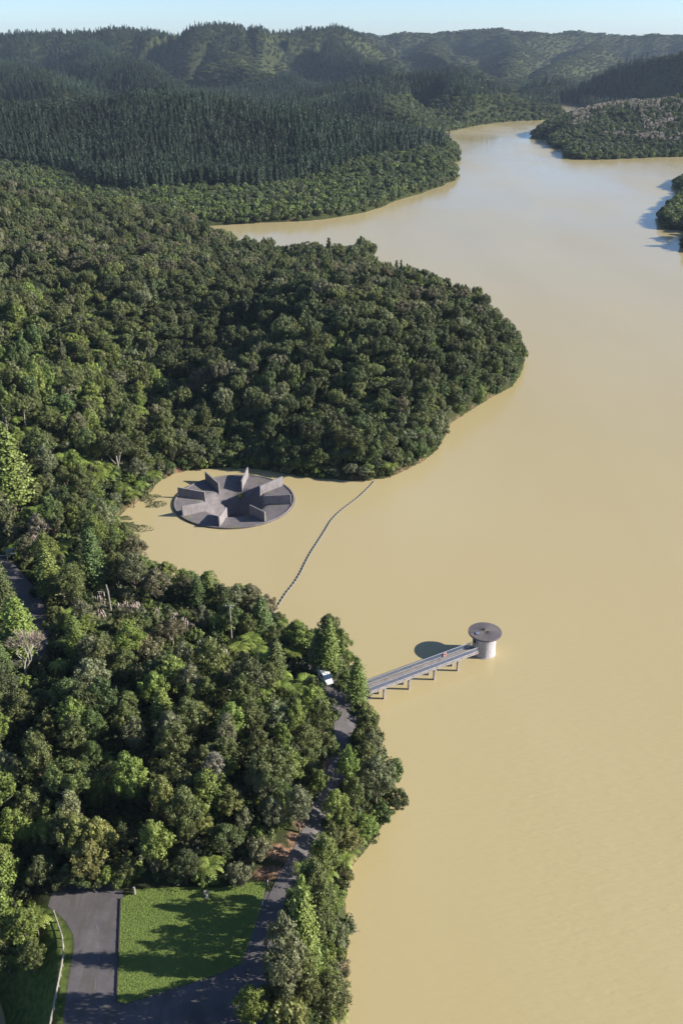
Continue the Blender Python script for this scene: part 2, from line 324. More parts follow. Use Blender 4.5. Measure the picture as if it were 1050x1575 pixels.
def ground_mat():
    m, N, L, b = mat("forest_floor"); g = N.new("ShaderNodeNewGeometry")
    n = N.new("ShaderNodeTexNoise"); n.inputs["Scale"].default_value = .08; n.inputs["Detail"].default_value = 8; n.inputs["Roughness"].default_value = .7; L.new(g.outputs["Position"], n.inputs["Vector"])
    r = N.new("ShaderNodeValToRGB"); r.color_ramp.elements[0].position = .3; r.color_ramp.elements[1].position = .7
    r.color_ramp.elements[0].color = (.022,.030,.012,1); r.color_ramp.elements[1].color = (.055,.062,.024,1)
    L.new(n.outputs["Fac"], r.inputs[0])
    at = N.new("ShaderNodeAttribute"); at.attribute_name = "bare"
    mx = N.new("ShaderNodeMix"); mx.data_type = 'RGBA'; L.new(at.outputs["Fac"], mx.inputs[0]); L.new(r.outputs[0], mx.inputs[6])
    n2 = N.new("ShaderNodeTexNoise"); n2.inputs["Scale"].default_value = 1.2; n2.inputs["Detail"].default_value = 8; L.new(g.outputs["Position"], n2.inputs["Vector"])
    r2 = N.new("ShaderNodeValToRGB"); r2.color_ramp.elements[0].position = .35; r2.color_ramp.elements[1].position = .65
    r2.color_ramp.elements[0].color = (.10,.060,.035,1); r2.color_ramp.elements[1].color = (.30,.19,.125,1); L.new(n2.outputs["Fac"], r2.inputs[0]); L.new(r2.outputs[0], mx.inputs[7])
    ag = N.new("ShaderNodeAttribute"); ag.attribute_name = "grassy"
    mg = N.new("ShaderNodeMix"); mg.data_type = 'RGBA'; L.new(ag.outputs["Fac"], mg.inputs[0]); L.new(mx.outputs[2], mg.inputs[6])
    r3 = N.new("ShaderNodeValToRGB"); r3.color_ramp.elements[0].color = (.05,.085,.018,1); r3.color_ramp.elements[1].color = (.12,.15,.04,1); r3.color_ramp.elements[0].position = .35; r3.color_ramp.elements[1].position = .65
    L.new(n2.outputs["Fac"], r3.inputs[0]); L.new(r3.outputs[0], mg.inputs[7])
    L.new(mg.outputs[2], b.inputs["Base Color"]); b.inputs["Roughness"].default_value = .95; b.inputs["Specular IOR Level"].default_value = .1
    bp = N.new("ShaderNodeBump"); bp.inputs["Strength"].default_value = .5; bp.inputs["Distance"].default_value = .3; L.new(n2.outputs["Fac"], bp.inputs["Height"]); L.new(bp.outputs[0], b.inputs["Normal"])
    return m
M['ground'] = ground_mat()
def asphalt_mat():
    m, N, L, b = mat("asphalt"); g = N.new("ShaderNodeNewGeometry")
    n = N.new("ShaderNodeTexNoise"); n.inputs["Scale"].default_value = .25; n.inputs["Detail"].default_value = 8; n.inputs["Roughness"].default_value = .65; L.new(g.outputs["Position"], n.inputs["Vector"])
    r = N.new("ShaderNodeValToRGB"); r.color_ramp.elements[0].position = .3; r.color_ramp.elements[1].position = .72
    r.color_ramp.elements[0].color = (.062,.056,.059,1); r.color_ramp.elements[1].color = (.140,.128,.130,1)
    L.new(n.outputs["Fac"], r.inputs[0])
    mp = N.new("ShaderNodeMapping"); mp.inputs["Scale"].default_value = (1.3,.12,1); mp.inputs["Rotation"].default_value = (0,0,.12); L.new(g.outputs["Position"], mp.inputs[0])
    n2 = N.new("ShaderNodeTexNoise"); n2.inputs["Scale"].default_value = 1.0; n2.inputs["Detail"].default_value = 6; L.new(mp.outputs[0], n2.inputs["Vector"])
    r2 = N.new("ShaderNodeValToRGB"); r2.color_ramp.elements[0].position = .50; r2.color_ramp.elements[1].position = .72; L.new(n2.outputs["Fac"], r2.inputs[0])
    mx = N.new("ShaderNodeMix"); mx.data_type = 'RGBA'; L.new(r2.outputs[0], mx.inputs[0]); L.new(r.outputs[0], mx.inputs[6]); mx.inputs[7].default_value = (.085,.076,.066,1)
    L.new(mx.outputs[2], b.inputs["Base Color"]); b.inputs["Roughness"].default_value = .8
    return m
M['asphalt'] = asphalt_mat()
def lawn_mat():
    m, N, L, b = mat("lawn"); g = N.new("ShaderNodeNewGeometry")
    n = N.new("ShaderNodeTexNoise"); n.inputs["Scale"].default_value = .5; n.inputs["Detail"].default_value = 8; n.inputs["Roughness"].default_value = .75; L.new(g.outputs["Position"], n.inputs["Vector"])
    r = N.new("ShaderNodeValToRGB"); r.color_ramp.elements[0].position = .3; r.color_ramp.elements[1].position = .7
    r.color_ramp.elements[0].color = (.125,.175,.040,1); r.color_ramp.elements[1].color = (.160,.215,.052,1)
    L.new(n.outputs["Fac"], r.inputs[0]); L.new(r.outputs[0], b.inputs["Base Color"]); b.inputs["Roughness"].default_value = .9; b.inputs["Specular IOR Level"].default_value = .15
    n2 = N.new("ShaderNodeTexNoise"); n2.inputs["Scale"].default_value = 4; n2.inputs["Detail"].default_value = 6; L.new(g.outputs["Position"], n2.inputs["Vector"])
    bp = N.new("ShaderNodeBump"); bp.inputs["Strength"].default_value = .9; bp.inputs["Distance"].default_value = .25; L.new(n2.outputs["Fac"], bp.inputs["Height"]); L.new(bp.outputs[0], b.inputs["Normal"])
    return m
M['lawn'] = lawn_mat()

# ------------------------------------------------------------------ object helpers
def link(name, me, m=None, parent=None, loc=(0,0,0)):
    o = bpy.data.objects.new(name, me); sc.collection.objects.link(o); o.location = loc
    if m is not None and me is not None and len(me.materials) == 0: me.materials.append(m)
    if parent: o.parent = parent
    return o
def tag(o, label=None, cat=None, group=None, kind=None):
    if label: o["label"] = label
    if cat: o["category"] = cat
    if group: o["group"] = group
    if kind: o["kind"] = kind
    return o
def empty(name, loc, rz=0):
    o = bpy.data.objects.new(name, None); sc.collection.objects.link(o); o.location = loc; o.rotation_euler = (0,0,rz); o.empty_display_size = .5; return o
class MB:
    def __init__(s): s.v = []; s.f = []
    def box(s, c, d, rz=0, top=1.0):
        n = len(s.v); co, si = math.cos(rz), math.sin(rz)
        for z in (-1, 1):
            k = top if z > 0 else 1.0
            for x, y in ((-1,-1),(1,-1),(1,1),(-1,1)):
                X, Y = x*d[0]/2*k, y*d[1]/2*k; s.v.append((c[0]+X*co-Y*si, c[1]+X*si+Y*co, c[2]+z*d[2]/2))
        s.f += [(n,n+3,n+2,n+1),(n+4,n+5,n+6,n+7)]+[(n+i, n+(i+1)%4, n+4+(i+1)%4, n+4+i) for i in range(4)]; return s
    def tube(s, pts, r, seg=6, cap=True):
        pts = [Vector(p) for p in pts]; rs = r if isinstance(r, (list, tuple)) else [r]*len(pts); n0 = len(s.v)
        for i, p in enumerate(pts):
            t = (pts[min(i+1, len(pts)-1)]-pts[max(i-1, 0)]).normalized()
            a = t.cross(Vector((0,0,1)) if abs(t.z) < .95 else Vector((1,0,0))).normalized(); b = t.cross(a)
            for k in range(seg):
                th = 2*PI*k/seg; s.v.append(tuple(p+(a*math.cos(th)+b*math.sin(th))*rs[i]))
        for i in range(len(pts)-1):
            for k in range(seg):
                s.f.append((n0+i*seg+k, n0+i*seg+(k+1)%seg, n0+(i+1)*seg+(k+1)%seg, n0+(i+1)*seg+k))
        if cap:
            s.f.append(tuple(n0+k for k in range(seg))[::-1]); s.f.append(tuple(n0+(len(pts)-1)*seg+k for k in range(seg)))
        return s
    def lathe(s, prof, seg=64, c=(0,0)):
        n = len(s.v)
        for r, z in prof:
            for k in range(seg):
                th = 2*PI*k/seg; s.v.append((c[0]+r*math.cos(th), c[1]+r*math.sin(th), z))
        for i in range(len(prof)-1):
            for k in range(seg): s.f.append((n+i*seg+k, n+i*seg+(k+1)%seg, n+(i+1)*seg+(k+1)%seg, n+(i+1)*seg+k))
        return s
    def prism(s, pts, z0, z1):
        n = len(s.v); k = len(pts)
        for z in (z0, z1):
            for p in pts: s.v.append((p[0], p[1], z))
        s.f.append(tuple(range(n, n+k))[::-1]); s.f.append(tuple(range(n+k, n+2*k)))
        s.f += [(n+i, n+(i+1)%k, n+k+(i+1)%k, n+k+i) for i in range(k)]; return s
    def mesh(s, name, smooth=False):
        me = bpy.data.meshes.new(name); me.from_pydata(s.v, [], s.f); me.update()
        bm = bmesh.new(); bm.from_mesh(me); bmesh.ops.recalc_face_normals(bm, faces=bm.faces); bm.to_mesh(me); bm.free()
        if smooth: me.polygons.foreach_set("use_smooth", [True]*len(me.polygons))
        return me
    def build(s, name, m, parent=None, loc=(0,0,0), smooth=False, bevel=0):
        o = link(name, s.mesh(name, smooth), m, parent, loc)
        if bevel:
            b = o.modifiers.new("bevel", 'BEVEL'); b.width = bevel; b.segments = 2; b.limit_method = 'ANGLE'
        return o
def fastmesh(name, V, Fq, m, var=None):
    """V: Nx3, Fq: Mx4 quads"""
    me = bpy.data.meshes.new(name); V = np.asarray(V, np.float32); Fq = np.asarray(Fq, np.int32)
    me.vertices.add(len(V)); me.vertices.foreach_set("co", V.ravel())
    me.loops.add(Fq.size); me.loops.foreach_set("vertex_index", Fq.ravel())
    me.polygons.add(len(Fq)); me.polygons.foreach_set("loop_start", np.arange(0, Fq.size, Fq.shape[1], dtype=np.int32))
    me.update(calc_edges=True)
    if var is not None:
        a = me.attributes.new("var", 'FLOAT', 'FACE'); a.data.foreach_set("value", np.asarray(var, np.float32))
    me.materials.append(m); return me

# ------------------------------------------------------------------ terrain mesh, water
nr, na = GZ.shape
V = np.stack([GX.ravel(), GY.ravel(), GZ.ravel()], 1)
ii, jj = np.meshgrid(np.arange(nr-1), np.arange(na-1), indexing='ij'); q = (ii*na+jj).ravel()
me = fastmesh("terrain", V, np.stack([q, q+1, q+na+1, q+na], 1), M['ground'])
me.polygons.foreach_set("use_smooth", [True]*len(me.polygons))
bare_spots = [(432,1312,2.4,1.5),(463,1262,1.3,2.2),(450,1290,1.0,1.3),(505,1180,1.2,2.5),(155,562,8,4),(262,724,5,1.8),(105,548,5,3),(415,1345,2.5,1.2)]
bare = np.zeros(GX.size); grassy = np.zeros(GX.size)
for px, py, ra, rb in bare_spots:
    x, y, z = hit(px, py); d = np.sqrt(((GX.ravel()-x)/ra)**2+((GY.ravel()-y)/rb)**2)
    bare = np.maximum(bare, 1-sstep(.7, 1.3, d+(fbm(GX.ravel()*1.3, GY.ravel()*1.3, 3)-.45)))
bare = np.maximum(bare, (1-sstep(.1, .8, np.abs(GS.ravel()-.2)))*(GY.ravel() < 700)*.7*sstep(.4,.55,fbm(GX.ravel()/6, GY.ravel()/6, 3)))
gp = poly_px([(50,1385),(88,1405),(112,1440),(100,1640),(-400,1700),(-400,1430),(0,1420)], 8)
grassy = sstep(-1, 1, sdf(gp, GX, GY))
for nm, arr in (("bare", bare), ("grassy", grassy)):
    a = me.attributes.new(nm, 'FLOAT', 'POINT'); a.data.foreach_set("value", arr.astype(np.float32))
tag(link("terrain", me), kind="structure")
bm = bmesh.new(); K = 128; inner = []; outer = []
R2 = 17.28
for k in range(K):
    th = 2*PI*k/K; inner.append(bm.verts.new((SPC[0]+R2*math.cos(th), SPC[1]+R2*math.sin(th), 0)))
    outer.append(bm.verts.new((SPC[0]+60*math.cos(th), SPC[1]+60*math.sin(th), 0)))
far_ = [bm.verts.new((6900*math.cos(2*PI*k/K), 6900*math.sin(2*PI*k/K), 0)) for k in range(K)]
for k in range(K):
    l = (k+1) % K
    bm.faces.new((inner[k], outer[k], outer[l], inner[l])); bm.faces.new((outer[k], far_[k], far_[l], outer[l]))
me = bpy.data.meshes.new("water"); bm.to_mesh(me); bm.free(); tag(link("water", me, M['water']), kind="structure")

# ------------------------------------------------------------------ roads, lawn
def sheet(name, pts, z, m, cut=1.0):
    bm = bmesh.new(); vs = []
    n = len(pts)
    for i in range(n):
        a = np.array(pts[i]); b = np.array(pts[(i+1) % n]); k = max(1, int(np.linalg.norm(b-a)/cut))
        for j in range(k):
            p = a+(b-a)*j/k; vs.append(bm.verts.new((p[0], p[1], z)))
    f = bm.faces.new(vs); bmesh.ops.triangulate(bm, faces=[f]); 
    bmesh.ops.recalc_face_normals(bm, faces=bm.faces)
    if sum(fc.normal.z for fc in bm.faces) < 0: bmesh.ops.reverse_faces(bm, faces=bm.faces)
    me = bpy.data.meshes.new(name); bm.to_mesh(me); bm.free(); return link(name, me, m)
road_px = [(96,1640),(98,1560),(104,1520),(110,1480),(114,1458),(113,1438),(102,1418),(88,1404),(74,1394),(85,1358),(140,1356),(188,1366),(190,1381),(187,1382),(181,1542),(190,1545),
 (215,1538),(260,1523),(330,1501),(372,1482),(383,1450),(393,1420),(403,1392),(408,1372),(440,1372),(438,1420),(425,1480),(415,1530),(400,1640)]
tag(sheet("road", poly_px(road_px), 8.016, M['asphalt']), kind="structure")
lawn_px = [(187,1383),(181,1541),(190,1544),(215,1537),(260,1522),(330,1500),(372,1481),(383,1450),(393,1420),(403,1392),(410,1356),(380,1358),(340,1366),(300,1364),(250,1366),(210,1368)]
LAWN = poly_px(lawn_px); lawn = sheet("lawn", LAWN, 8.03, M['lawn']); tag(lawn, kind="structure")
def strip(name, pts, w, lift, m, n=140):
    P = np.array(pts); d = np.r_[0, np.cumsum(np.linalg.norm(np.diff(P, axis=0), axis=1))]; s = np.linspace(0, d[-1], n)
    x = np.interp(s, d, P[:,0]); y = np.interp(s, d, P[:,1])
    for _ in range(6): x[1:-1] = (x[:-2]+x[1:-1]*2+x[2:])/4; y[1:-1] = (y[:-2]+y[1:-1]*2+y[2:])/4
    tx = np.gradient(x); ty = np.gradient(y); l = np.hypot(tx, ty); nx, ny = -ty/l, tx/l
    ws = np.interp(s/d[-1], np.linspace(0,1,len(w)), w) if isinstance(w, list) else np.full(n, w)
    V = []; Fq = []; k = 7
    for i in range(n):
        for j in range(k):
            o = (j/(k-1)-.5)*ws[i]; V.append((x[i]+nx[i]*o, y[i]+ny[i]*o, 0))
    V = np.array(V); V[:,2] = np.maximum(tz(V[:,0], V[:,1])[0], 0)+lift
    for i in range(n-1):
        for j in range(k-1): a = i*k+j; Fq.append((a, a+k, a+k+1, a+1))
    me = fastmesh(name, V, Fq, m); o = link(name, me); return o, np.stack([x, y], 1)
track = [hit(*p)[:2] for p in [(425,1400),(440,1365),(462,1325),(484,1280),(502,1235),(518,1190),(530,1140),(531,1100),(526,1078),(512,1062),(498,1045),(486,1028),(478,1012)]]
o, TRK = strip("access_road", track, [3.8,3.6,3.4,3.3,3.3,3.4,3.5,4.0,4.6,4.6,3.8,3.2], .09, M['asphalt']); tag(o, kind="structure")
spur = [hit(*p)[:2] for p in [(528,1085),(545,1078),(566,1061)]]
o, SPUR = strip("bridge_path", spur, 2.6, .13, M['asphalt'], 24); tag(o, kind="structure")
lr = [hit(*p)[:2] for p in [(-160,800),(-60,835),(0,870),(35,915),(55,960),(50,1010),(20,1070)]]
o, LRD = strip("back_road", lr, 6.5, .12, M['asphalt'], 60); tag(o, kind="structure")
# worn white line and verge on the sealed area
ln = [W(*p, 8)[:2] for p in [(147,1418),(152,1432),(150,1450),(152,1475),(147,1500),(147,1530),(152,1560)]]
def flat_strip(name, P, w, z, m, a=0.0, b=1.0):
    P = np.array(P); d = np.r_[0, np.cumsum(np.linalg.norm(np.diff(P, axis=0), axis=1))]; s = np.linspace(d[-1]*a, d[-1]*b, 40)
    x = np.interp(s, d, P[:,0]); y = np.interp(s, d, P[:,1]); tx = np.gradient(x); ty = np.gradient(y); l = np.hypot(tx, ty)
    mb = MB()
    for i in range(40):
        for o in (-w/2, w/2): mb.v.append((x[i]-ty[i]/l[i]*o, y[i]+tx[i]/l[i]*o, z))
    for i in range(39): mb.f.append((2*i, 2*i+1, 2*i+3, 2*i+2))
    return mb
for a, b in ((0,.16),(.22,.45),(.62,.75),(.82,1)):
    tag(flat_strip("road_marking", ln, .13, 8.022, None, a, b).build("road_marking", M['line']), kind="structure")

# ------------------------------------------------------------------ spillway
pa = []
for x, y in [(273,763.4),(278.3,791.7),(333.8,810.6),(406,801),(447,773),(436.5,743.5),(382.4,733),(317,739)]:
    p = W(x, y, .3)[:2]-SPC; pa.append(math.atan2(p[1], p[0]))
base = np.angle(np.mean([np.exp(1j*(a*8)) for a in pa]))/8
sp = empty("bellmouth_spillway", (SPC[0], SPC[1], 0)); sp.scale = (.965,.965,1); tag(sp, "round grey concrete spillway in the muddy lake with upright walls like spokes", "spillway")
prof = [(18.0,-14),(18.0,.42),(17.85,.50),(17.55,.50),(17.45,.44),(17.4,.30),(14,.05),(11,-.15),(10.0,-.3),(9.5,-.6),(8.9,-1.25),(8.1,-2.4),(7.2,-4.0),(6.4,-5.6),(5.7,-7.0),(5.4,-9),(5.2,-13),(5.2,-23)]
pr2 = []
for (r0,z0),(r1,z1) in zip(prof[:-1], prof[1:]): pr2 += [(r0,z0)]
pr2.append(prof[-1])
MB().lathe(pr2, 128).build("funnel", M['concrete'], sp, smooth=False)
MB().lathe([(18.0,.0),(18.1,.0),(18.1,-1.2),(18.0,-1.2)], 128).build("water_line_ring", M['pier'], sp)
for k in range(8):
    th = base + k*PI/4; u = np.array([math.cos(th), math.sin(th)]); n = np.array([-u[1], u[0]])
    mb = MB(); r0, r1, t = 8.9, 17.3, .22
    lo = lambda r: float(np.interp(r, [8.9, 11, 14, 17.4], [-1.6, -.6, -.3, 0]))
    for s_ in (-1, 1):
        for r, z in ((r0, lo(r0)), (r1, lo(r1)), (r1, 3.3), (r0+.1, 2.3)): mb.v.append((u[0]*r+n[0]*t*s_, u[1]*r+n[1]*t*s_, z))
    mb.f = [(0,1,2,3),(7,6,5,4)]+[(i,(i+1)%4,4+(i+1)%4,4+i) for i in range(4)]
    mb.build("guide_wall", M['pierwall'], sp, bevel=.04)

# ------------------------------------------------------------------ intake tower and footbridge
TB = W(743, 1003.3, 0); TW = empty("intake_tower", (TB[0], TB[1], 0)); tag(TW, "round pale concrete tower with wide dark disc roof at the end of the footbridge", "tower")
b0 = W(566, 1060, 3.0); b1 = W(729, 998, 3.2); bd = (b1-b0)[:2]; BL = float(np.linalg.norm(bd)); ba = math.atan2(bd[1], bd[0])
prof = [(2.62,-9),(2.62,.25)]
for i in range(4):
    z = .25+i*1.12; prof += [(2.5,z+.02),(2.5,z+1.04),(2.44,z+1.06),(2.44,z+1.10)]
prof += [(2.5,4.75),(2.5,5.05),(0,5.05)]
MB().lathe(prof, 56).build("shaft", M['tower'], TW)
MB().lathe([(0,5.06),(3.45,5.06),(3.62,5.16),(3.62,5.42),(3.55,5.47),(1.8,5.56),(0,5.62)], 72).build("roof", M['roof'], TW)
mb = MB()
for k in range(36):
    th = 2*PI*k/36; u = Vector((math.cos(th), math.sin(th), 0)); mb.tube([u*.35+Vector((0,0,5.63)), u*1.8+Vector((0,0,5.575)), u*3.5+Vector((0,0,5.49))], .018, 4)
mb.lathe([(0,5.72),(.22,5.70),(.22,5.60)], 16)
mb.build("roof_seams", M['kerb'], TW)
mb = MB()
for dx in (-.22, .22):
    mb.tube([(-1.75+dx, -.5, 5.5), (-1.75+dx, -.5, 6.35)], .03); 
for z in (5.8, 6.05, 6.33): mb.tube([(-1.97,-.5,z),(-1.53,-.5,z)], .022)
mb.box((-1.75,-.95,5.62),(.75,.75,.14)); mb.build("roof_hatch", M['steel'], TW)
th = ba+PI; u = np.array([math.cos(th), math.sin(th)])
mb = MB().box((u[0]*2.47, u[1]*2.47, 4.15), (.2, 1.0, 1.75), th); mb.build("doorway", M['glass'], TW)
mb = MB()
for off in (-1, 1): 
    p = Vector((u[0]*2.72-u[1]*off*.62, u[1]*2.72+u[0]*off*.62, 0)); mb.tube([p+Vector((0,0,.3)), p+Vector((0,0,5.0))], .09, 8)
mb.build("pipes", M['steel'], TW)
BR = empty("footbridge", (b0[0], b0[1], 0), ba); tag(BR, "long narrow concrete footbridge with steel mesh handrails running out to the round tower", "footbridge")
HW = 1.12; L_ = BL+.6
MB().box((L_/2-.3, 0, 3.02), (L_, HW*2, .14)).build("deck", M['deck'], BR, bevel=.02)
for s_ in (-1, 1):
    MB().box((L_/2-.3, s_*(HW-.12), 2.74), (L_, .22, .40)).build("girder", M['pier'], BR)
for s_ in (-1, 1):
    y = s_*(HW+.02); x0, x1 = -.2, BL-.1
    mb = MB(); mb.tube([(x0,y,4.25),(x1,y,4.25)], .045, 6).tube([(x0,y,3.28),(x1,y,3.28)], .028, 5)
    rail = mb.build("handrail", M['steel'], BR)
    npost = int(BL/1.95)
    for k in range(npost+1): MB().tube([(x0+k*(x1-x0)/npost, y, 2.85),(x0+k*(x1-x0)/npost, y, 4.27)], .042, 6).build("post", M['steel'], rail)
    wm = MB(); n = int((x1-x0)/.13)
    for k in range(n): wm.box((x0+(k+.5)*(x1-x0)/n, y, 3.75), (.045, .02, .92))
    for z in (3.45,3.62,3.79,3.96,4.1): wm.box(((x0+x1)/2, y, z), (x1-x0, .018, .035))
    wm.build("mesh_panels", M['mesh_steel'], rail)
mb = MB()
for z in (3.3, 3.8, 4.3): mb.tube([(-.25,-HW-.04,z),(-.25,-HW+.74,z)], .035)
mb.tube([(-.25,-HW+.7,3.0),(-.25,-HW+.7,4.5)], .05).tube([(-.25,-HW,3.0),(-.25,-HW,4.5)], .05)
MB().tube([(-.25,HW,3.0),(-.25,HW,4.5)], .05).build("gate_post", M['steel'], BR)
mb.build("gate", M['steel'], BR)
ca, sa_ = math.cos(-ba), math.sin(-ba)
for x, y in [(589.5,1073.6),(626.6,1058),(663.8,1041.9),(698.4,1027.3)]:
    p = W(x, y, 0)-b0; lx = p[0]*ca-p[1]*sa_
    mb = MB()
    mb.box((lx, -HW+.15, -1.2), (.42, .42, 7.1)).box((lx, HW-.15, -1.2), (.42, .42, 7.1)).box((lx, 0, 2.42), (.5, 2*HW+.5, .30))
    mb.build("pier", M['pier'], BR, bevel=.02)
# orange life ring on the rail by the tower
lb = W(701, 1001, 3.6); p = lb-b0; t_ = 19.6 if BL > 21 else BL*.84
LR = bpy.data.objects.new("life_ring", None)
mb = MB(); R_, r_ = .36, .10
for i in range(20):
    for j in range(8):
        a, b = 2*PI*i/20, 2*PI*j/8; mb.v.append(((R_+r_*math.cos(b))*math.cos(a), r_*math.sin(b), (R_+r_*math.cos(b))*math.sin(a)))
for i in range(20):
    for j in range(8): mb.f.append((i*8+j, ((i+1)%20)*8+j, ((i+1)%20)*8+(j+1)%8, i*8+(j+1)%8))
yy = HW-.16
lp = (b0[0]+math.cos(ba)*t_-math.sin(ba)*yy, b0[1]+math.sin(ba)*t_+math.cos(ba)*yy, 3.72)
LR = empty("life_ring", lp, ba); tag(LR, "small orange life ring hung on the footbridge rail near the tower", "life ring")
mb.build("ring", M['orange'], LR, smooth=True)
for k in range(4):
    a = PI/4+k*PI/2; MB().box((R_*math.cos(a), 0, R_*math.sin(a)), (.16, .23, .23)).build("band", M['white'], LR, bevel=.03)

# ------------------------------------------------------------------ floating boom
bp_px = [(576,740),(568,749),(560,757),(549,767),(538,775),(520,789),(508,802),(500,816),(493,827),(486,838),(478,850),(470,865),(462,882),(452,898),(441,911),(432,925),(424,938),(416,950)]
P = np.array([W(x, y, 0)[:2] for x, y in bp_px]); d = np.r_[0, np.cumsum(np.linalg.norm(np.diff(P, axis=0), axis=1))]
NF = 56; s = np.linspace(0, d[-1], NF+1); bx = np.interp(s, d, P[:,0]); by = np.interp(s, d, P[:,1])
for _ in range(1): bx[1:-1] = (bx[:-2]+2*bx[1:-1]+bx[2:])/4; by[1:-1] = (by[:-2]+2*by[1:-1]+by[2:])/4
BO = empty("floating_boom", (bx[0], by[0], 0)); tag(BO, "long curving line of grey floats strung across the water from the wooded point", "floating boom")
MB().tube([(x-bx[0], y-by[0], .12) for x, y in zip(bx, by)], .05, 5).build("cable", M['cable'], BO)
fl = None; R = random.Random(4)
segl = d[-1]/NF
fm = MB(); l = segl*.80
fm.tube([(-l/2,0,.10),(-l/2+.12,0,.10),(l/2-.12,0,.10),(l/2,0,.10)], [.10,.20,.20,.10], 8)
fmesh = fm.mesh("float_log", True); fmesh.materials.append(M['float'])
cm = MB(); cm.box((0,0,-.02),(l*.9,.10,.34)); cmesh = cm.mesh("skirt"); cmesh.materials.append(M['cable'])
for k in range(NF):
    a = math.atan2(by[k+1]-by[k], bx[k+1]-bx[k]); o = bpy.data.objects.new("float", fmesh); sc.collection.objects.link(o); o.parent = BO
    o.location = ((bx[k]+bx[k+1])/2-bx[0], (by[k]+by[k+1])/2-by[0], 0); o.rotation_euler = (0,0,a+R.uniform(-.05,.05))

# ------------------------------------------------------------------ white van
va = hit(491, 1034); vb = hit(508, 1056); vang = math.atan2(vb[1]-va[1], vb[0]-va[0]); vc = hit(499, 1046)
VN = empty("white_van", (vc[0], vc[1], float(tz(vc[0], vc[1])[0][0])+.1), vang); tag(VN, "white van parked on the narrow road by the tall conifers", "van")
mb = MB()
sec = [(-2.4,.5,1.9,.88),(-2.3,.42,2.05,.92),(.6,.42,2.08,.92),(1.0,.42,2.0,.9),(1.75,.42,1.22,.86),(2.35,.45,1.0,.82),(2.45,.5,.8,.78)]
n = 0
for x, z0, z1, hw in sec: mb.v += [(x,-hw,z0),(x,hw,z0),(x,hw,z0+(z1-z0)*.55),(x,hw*.86,z1),(x,-hw*.86,z1),(x,-hw,z0+(z1-z0)*.55)]
for i in range(len(sec)-1):
    for k in range(6): mb.f.append((i*6+k, i*6+(k+1)%6, (i+1)*6+(k+1)%6, (i+1)*6+k))
mb.f += [tuple(range(6))[::-1], tuple((len(sec)-1)*6+k for k in range(6))]
mb.build("body", M['white'], VN, bevel=.05)
mb = MB(); mb.v = [(1.06,-.76,2.0),(1.06,.76,2.0),(1.76,.74,1.26),(1.76,-.74,1.26),(1.10,-.76,1.90),(1.10,.76,1.90),(1.70,.74,1.22),(1.70,-.74,1.22)]
mb.v = [(a+.03, b, c+.03) for a, b, c in mb.v]
mb.f = [(0,1,2,3),(7,6,5,4),(0,4,5,1),(1,5,6,2),(2,6,7,3),(3,7,4,0)]; mb.build("windscreen", M['glass'], VN)
for s_ in (-1, 1):
    MB().box((.55, s_*.905, 1.55),(1.0,.05,.42)).build("side_window", M['glass'], VN)
    MB().box((2.42, s_*.6, .86),(.08,.26,.16)).build("headlight", M['steel'], VN)
    for x in (-1.5, 1.5):
        w = MB().tube([(x, s_*.78, .34),(x, s_*.96, .34)], .34, 18).build("wheel", M['rubber'], VN)
        MB().tube([(x, s_*.955, .34),(x, s_*.975, .34)], .19, 12).build("rim", M['steel'], w)

# ------------------------------------------------------------------ fences, posts, poles, signs
fp = [W(x, y, 8)[:2] for x, y in [(84,1407),(90,1424),(98,1448),(99,1474),(93,1508),(85,1542),(77,1578),(70,1620)]]
FN = empty("roadside_fence", (fp[0][0], fp[0][1], 8)); tag(FN, "low pale timber rail fence curving along the edge of the road above the grassy bank", "fence")
P = np.array(fp); d = np.r_[0, np.cumsum(np.linalg.norm(np.diff(P, axis=0), axis=1))]; s = np.linspace(0, d[-1], 15); fx = np.interp(s, d, P[:,0]); fy = np.interp(s, d, P[:,1])
fz = tz(fx, fy)[0]-8
for x, y, z in zip(fx, fy, fz): MB().box((x-fp[0][0], y-fp[0][1], z+.35), (.16,.16,1.1)).build("post", M['timber'], FN)
for h in (.80, .42):
    mb = MB()
    for k in range(14):
        a = Vector((fx[k]-fp[0][0], fy[k]-fp[0][1], fz[k]+h)); b = Vector((fx[k+1]-fp[0][0], fy[k+1]-fp[0][1], fz[k+1]+h)); c = (a+b)/2
        mb.tube([a, b], .085 if h > .5 else .05, 6)
    mb.build("rail", M['timber'], FN)
# dark edging boards along the lawn
e0, e1 = W(186, 1383, 8.0), W(180, 1541, 8.0)
ED = empty("lawn_edging", (e0[0], e0[1], 8)); tag(ED, "straight low dark timber barrier between the driveway and the lawn", "edging")
v = e1-e0; el = float(np.linalg.norm(v[:2])); ea = math.atan2(v[1], v[0])
nb = 9
for k in range(nb): MB().box((v[0]*(k+.5)/nb, v[1]*(k+.5)/nb, .14), (el/nb-.06, .11, .16), ea).build("board", M['dark_timber'], ED)
for k in range(nb+1): MB().box((v[0]*k/nb, v[1]*k/nb, .12), (.13, .16, .30), ea).build("post", M['dark_timber'], ED)
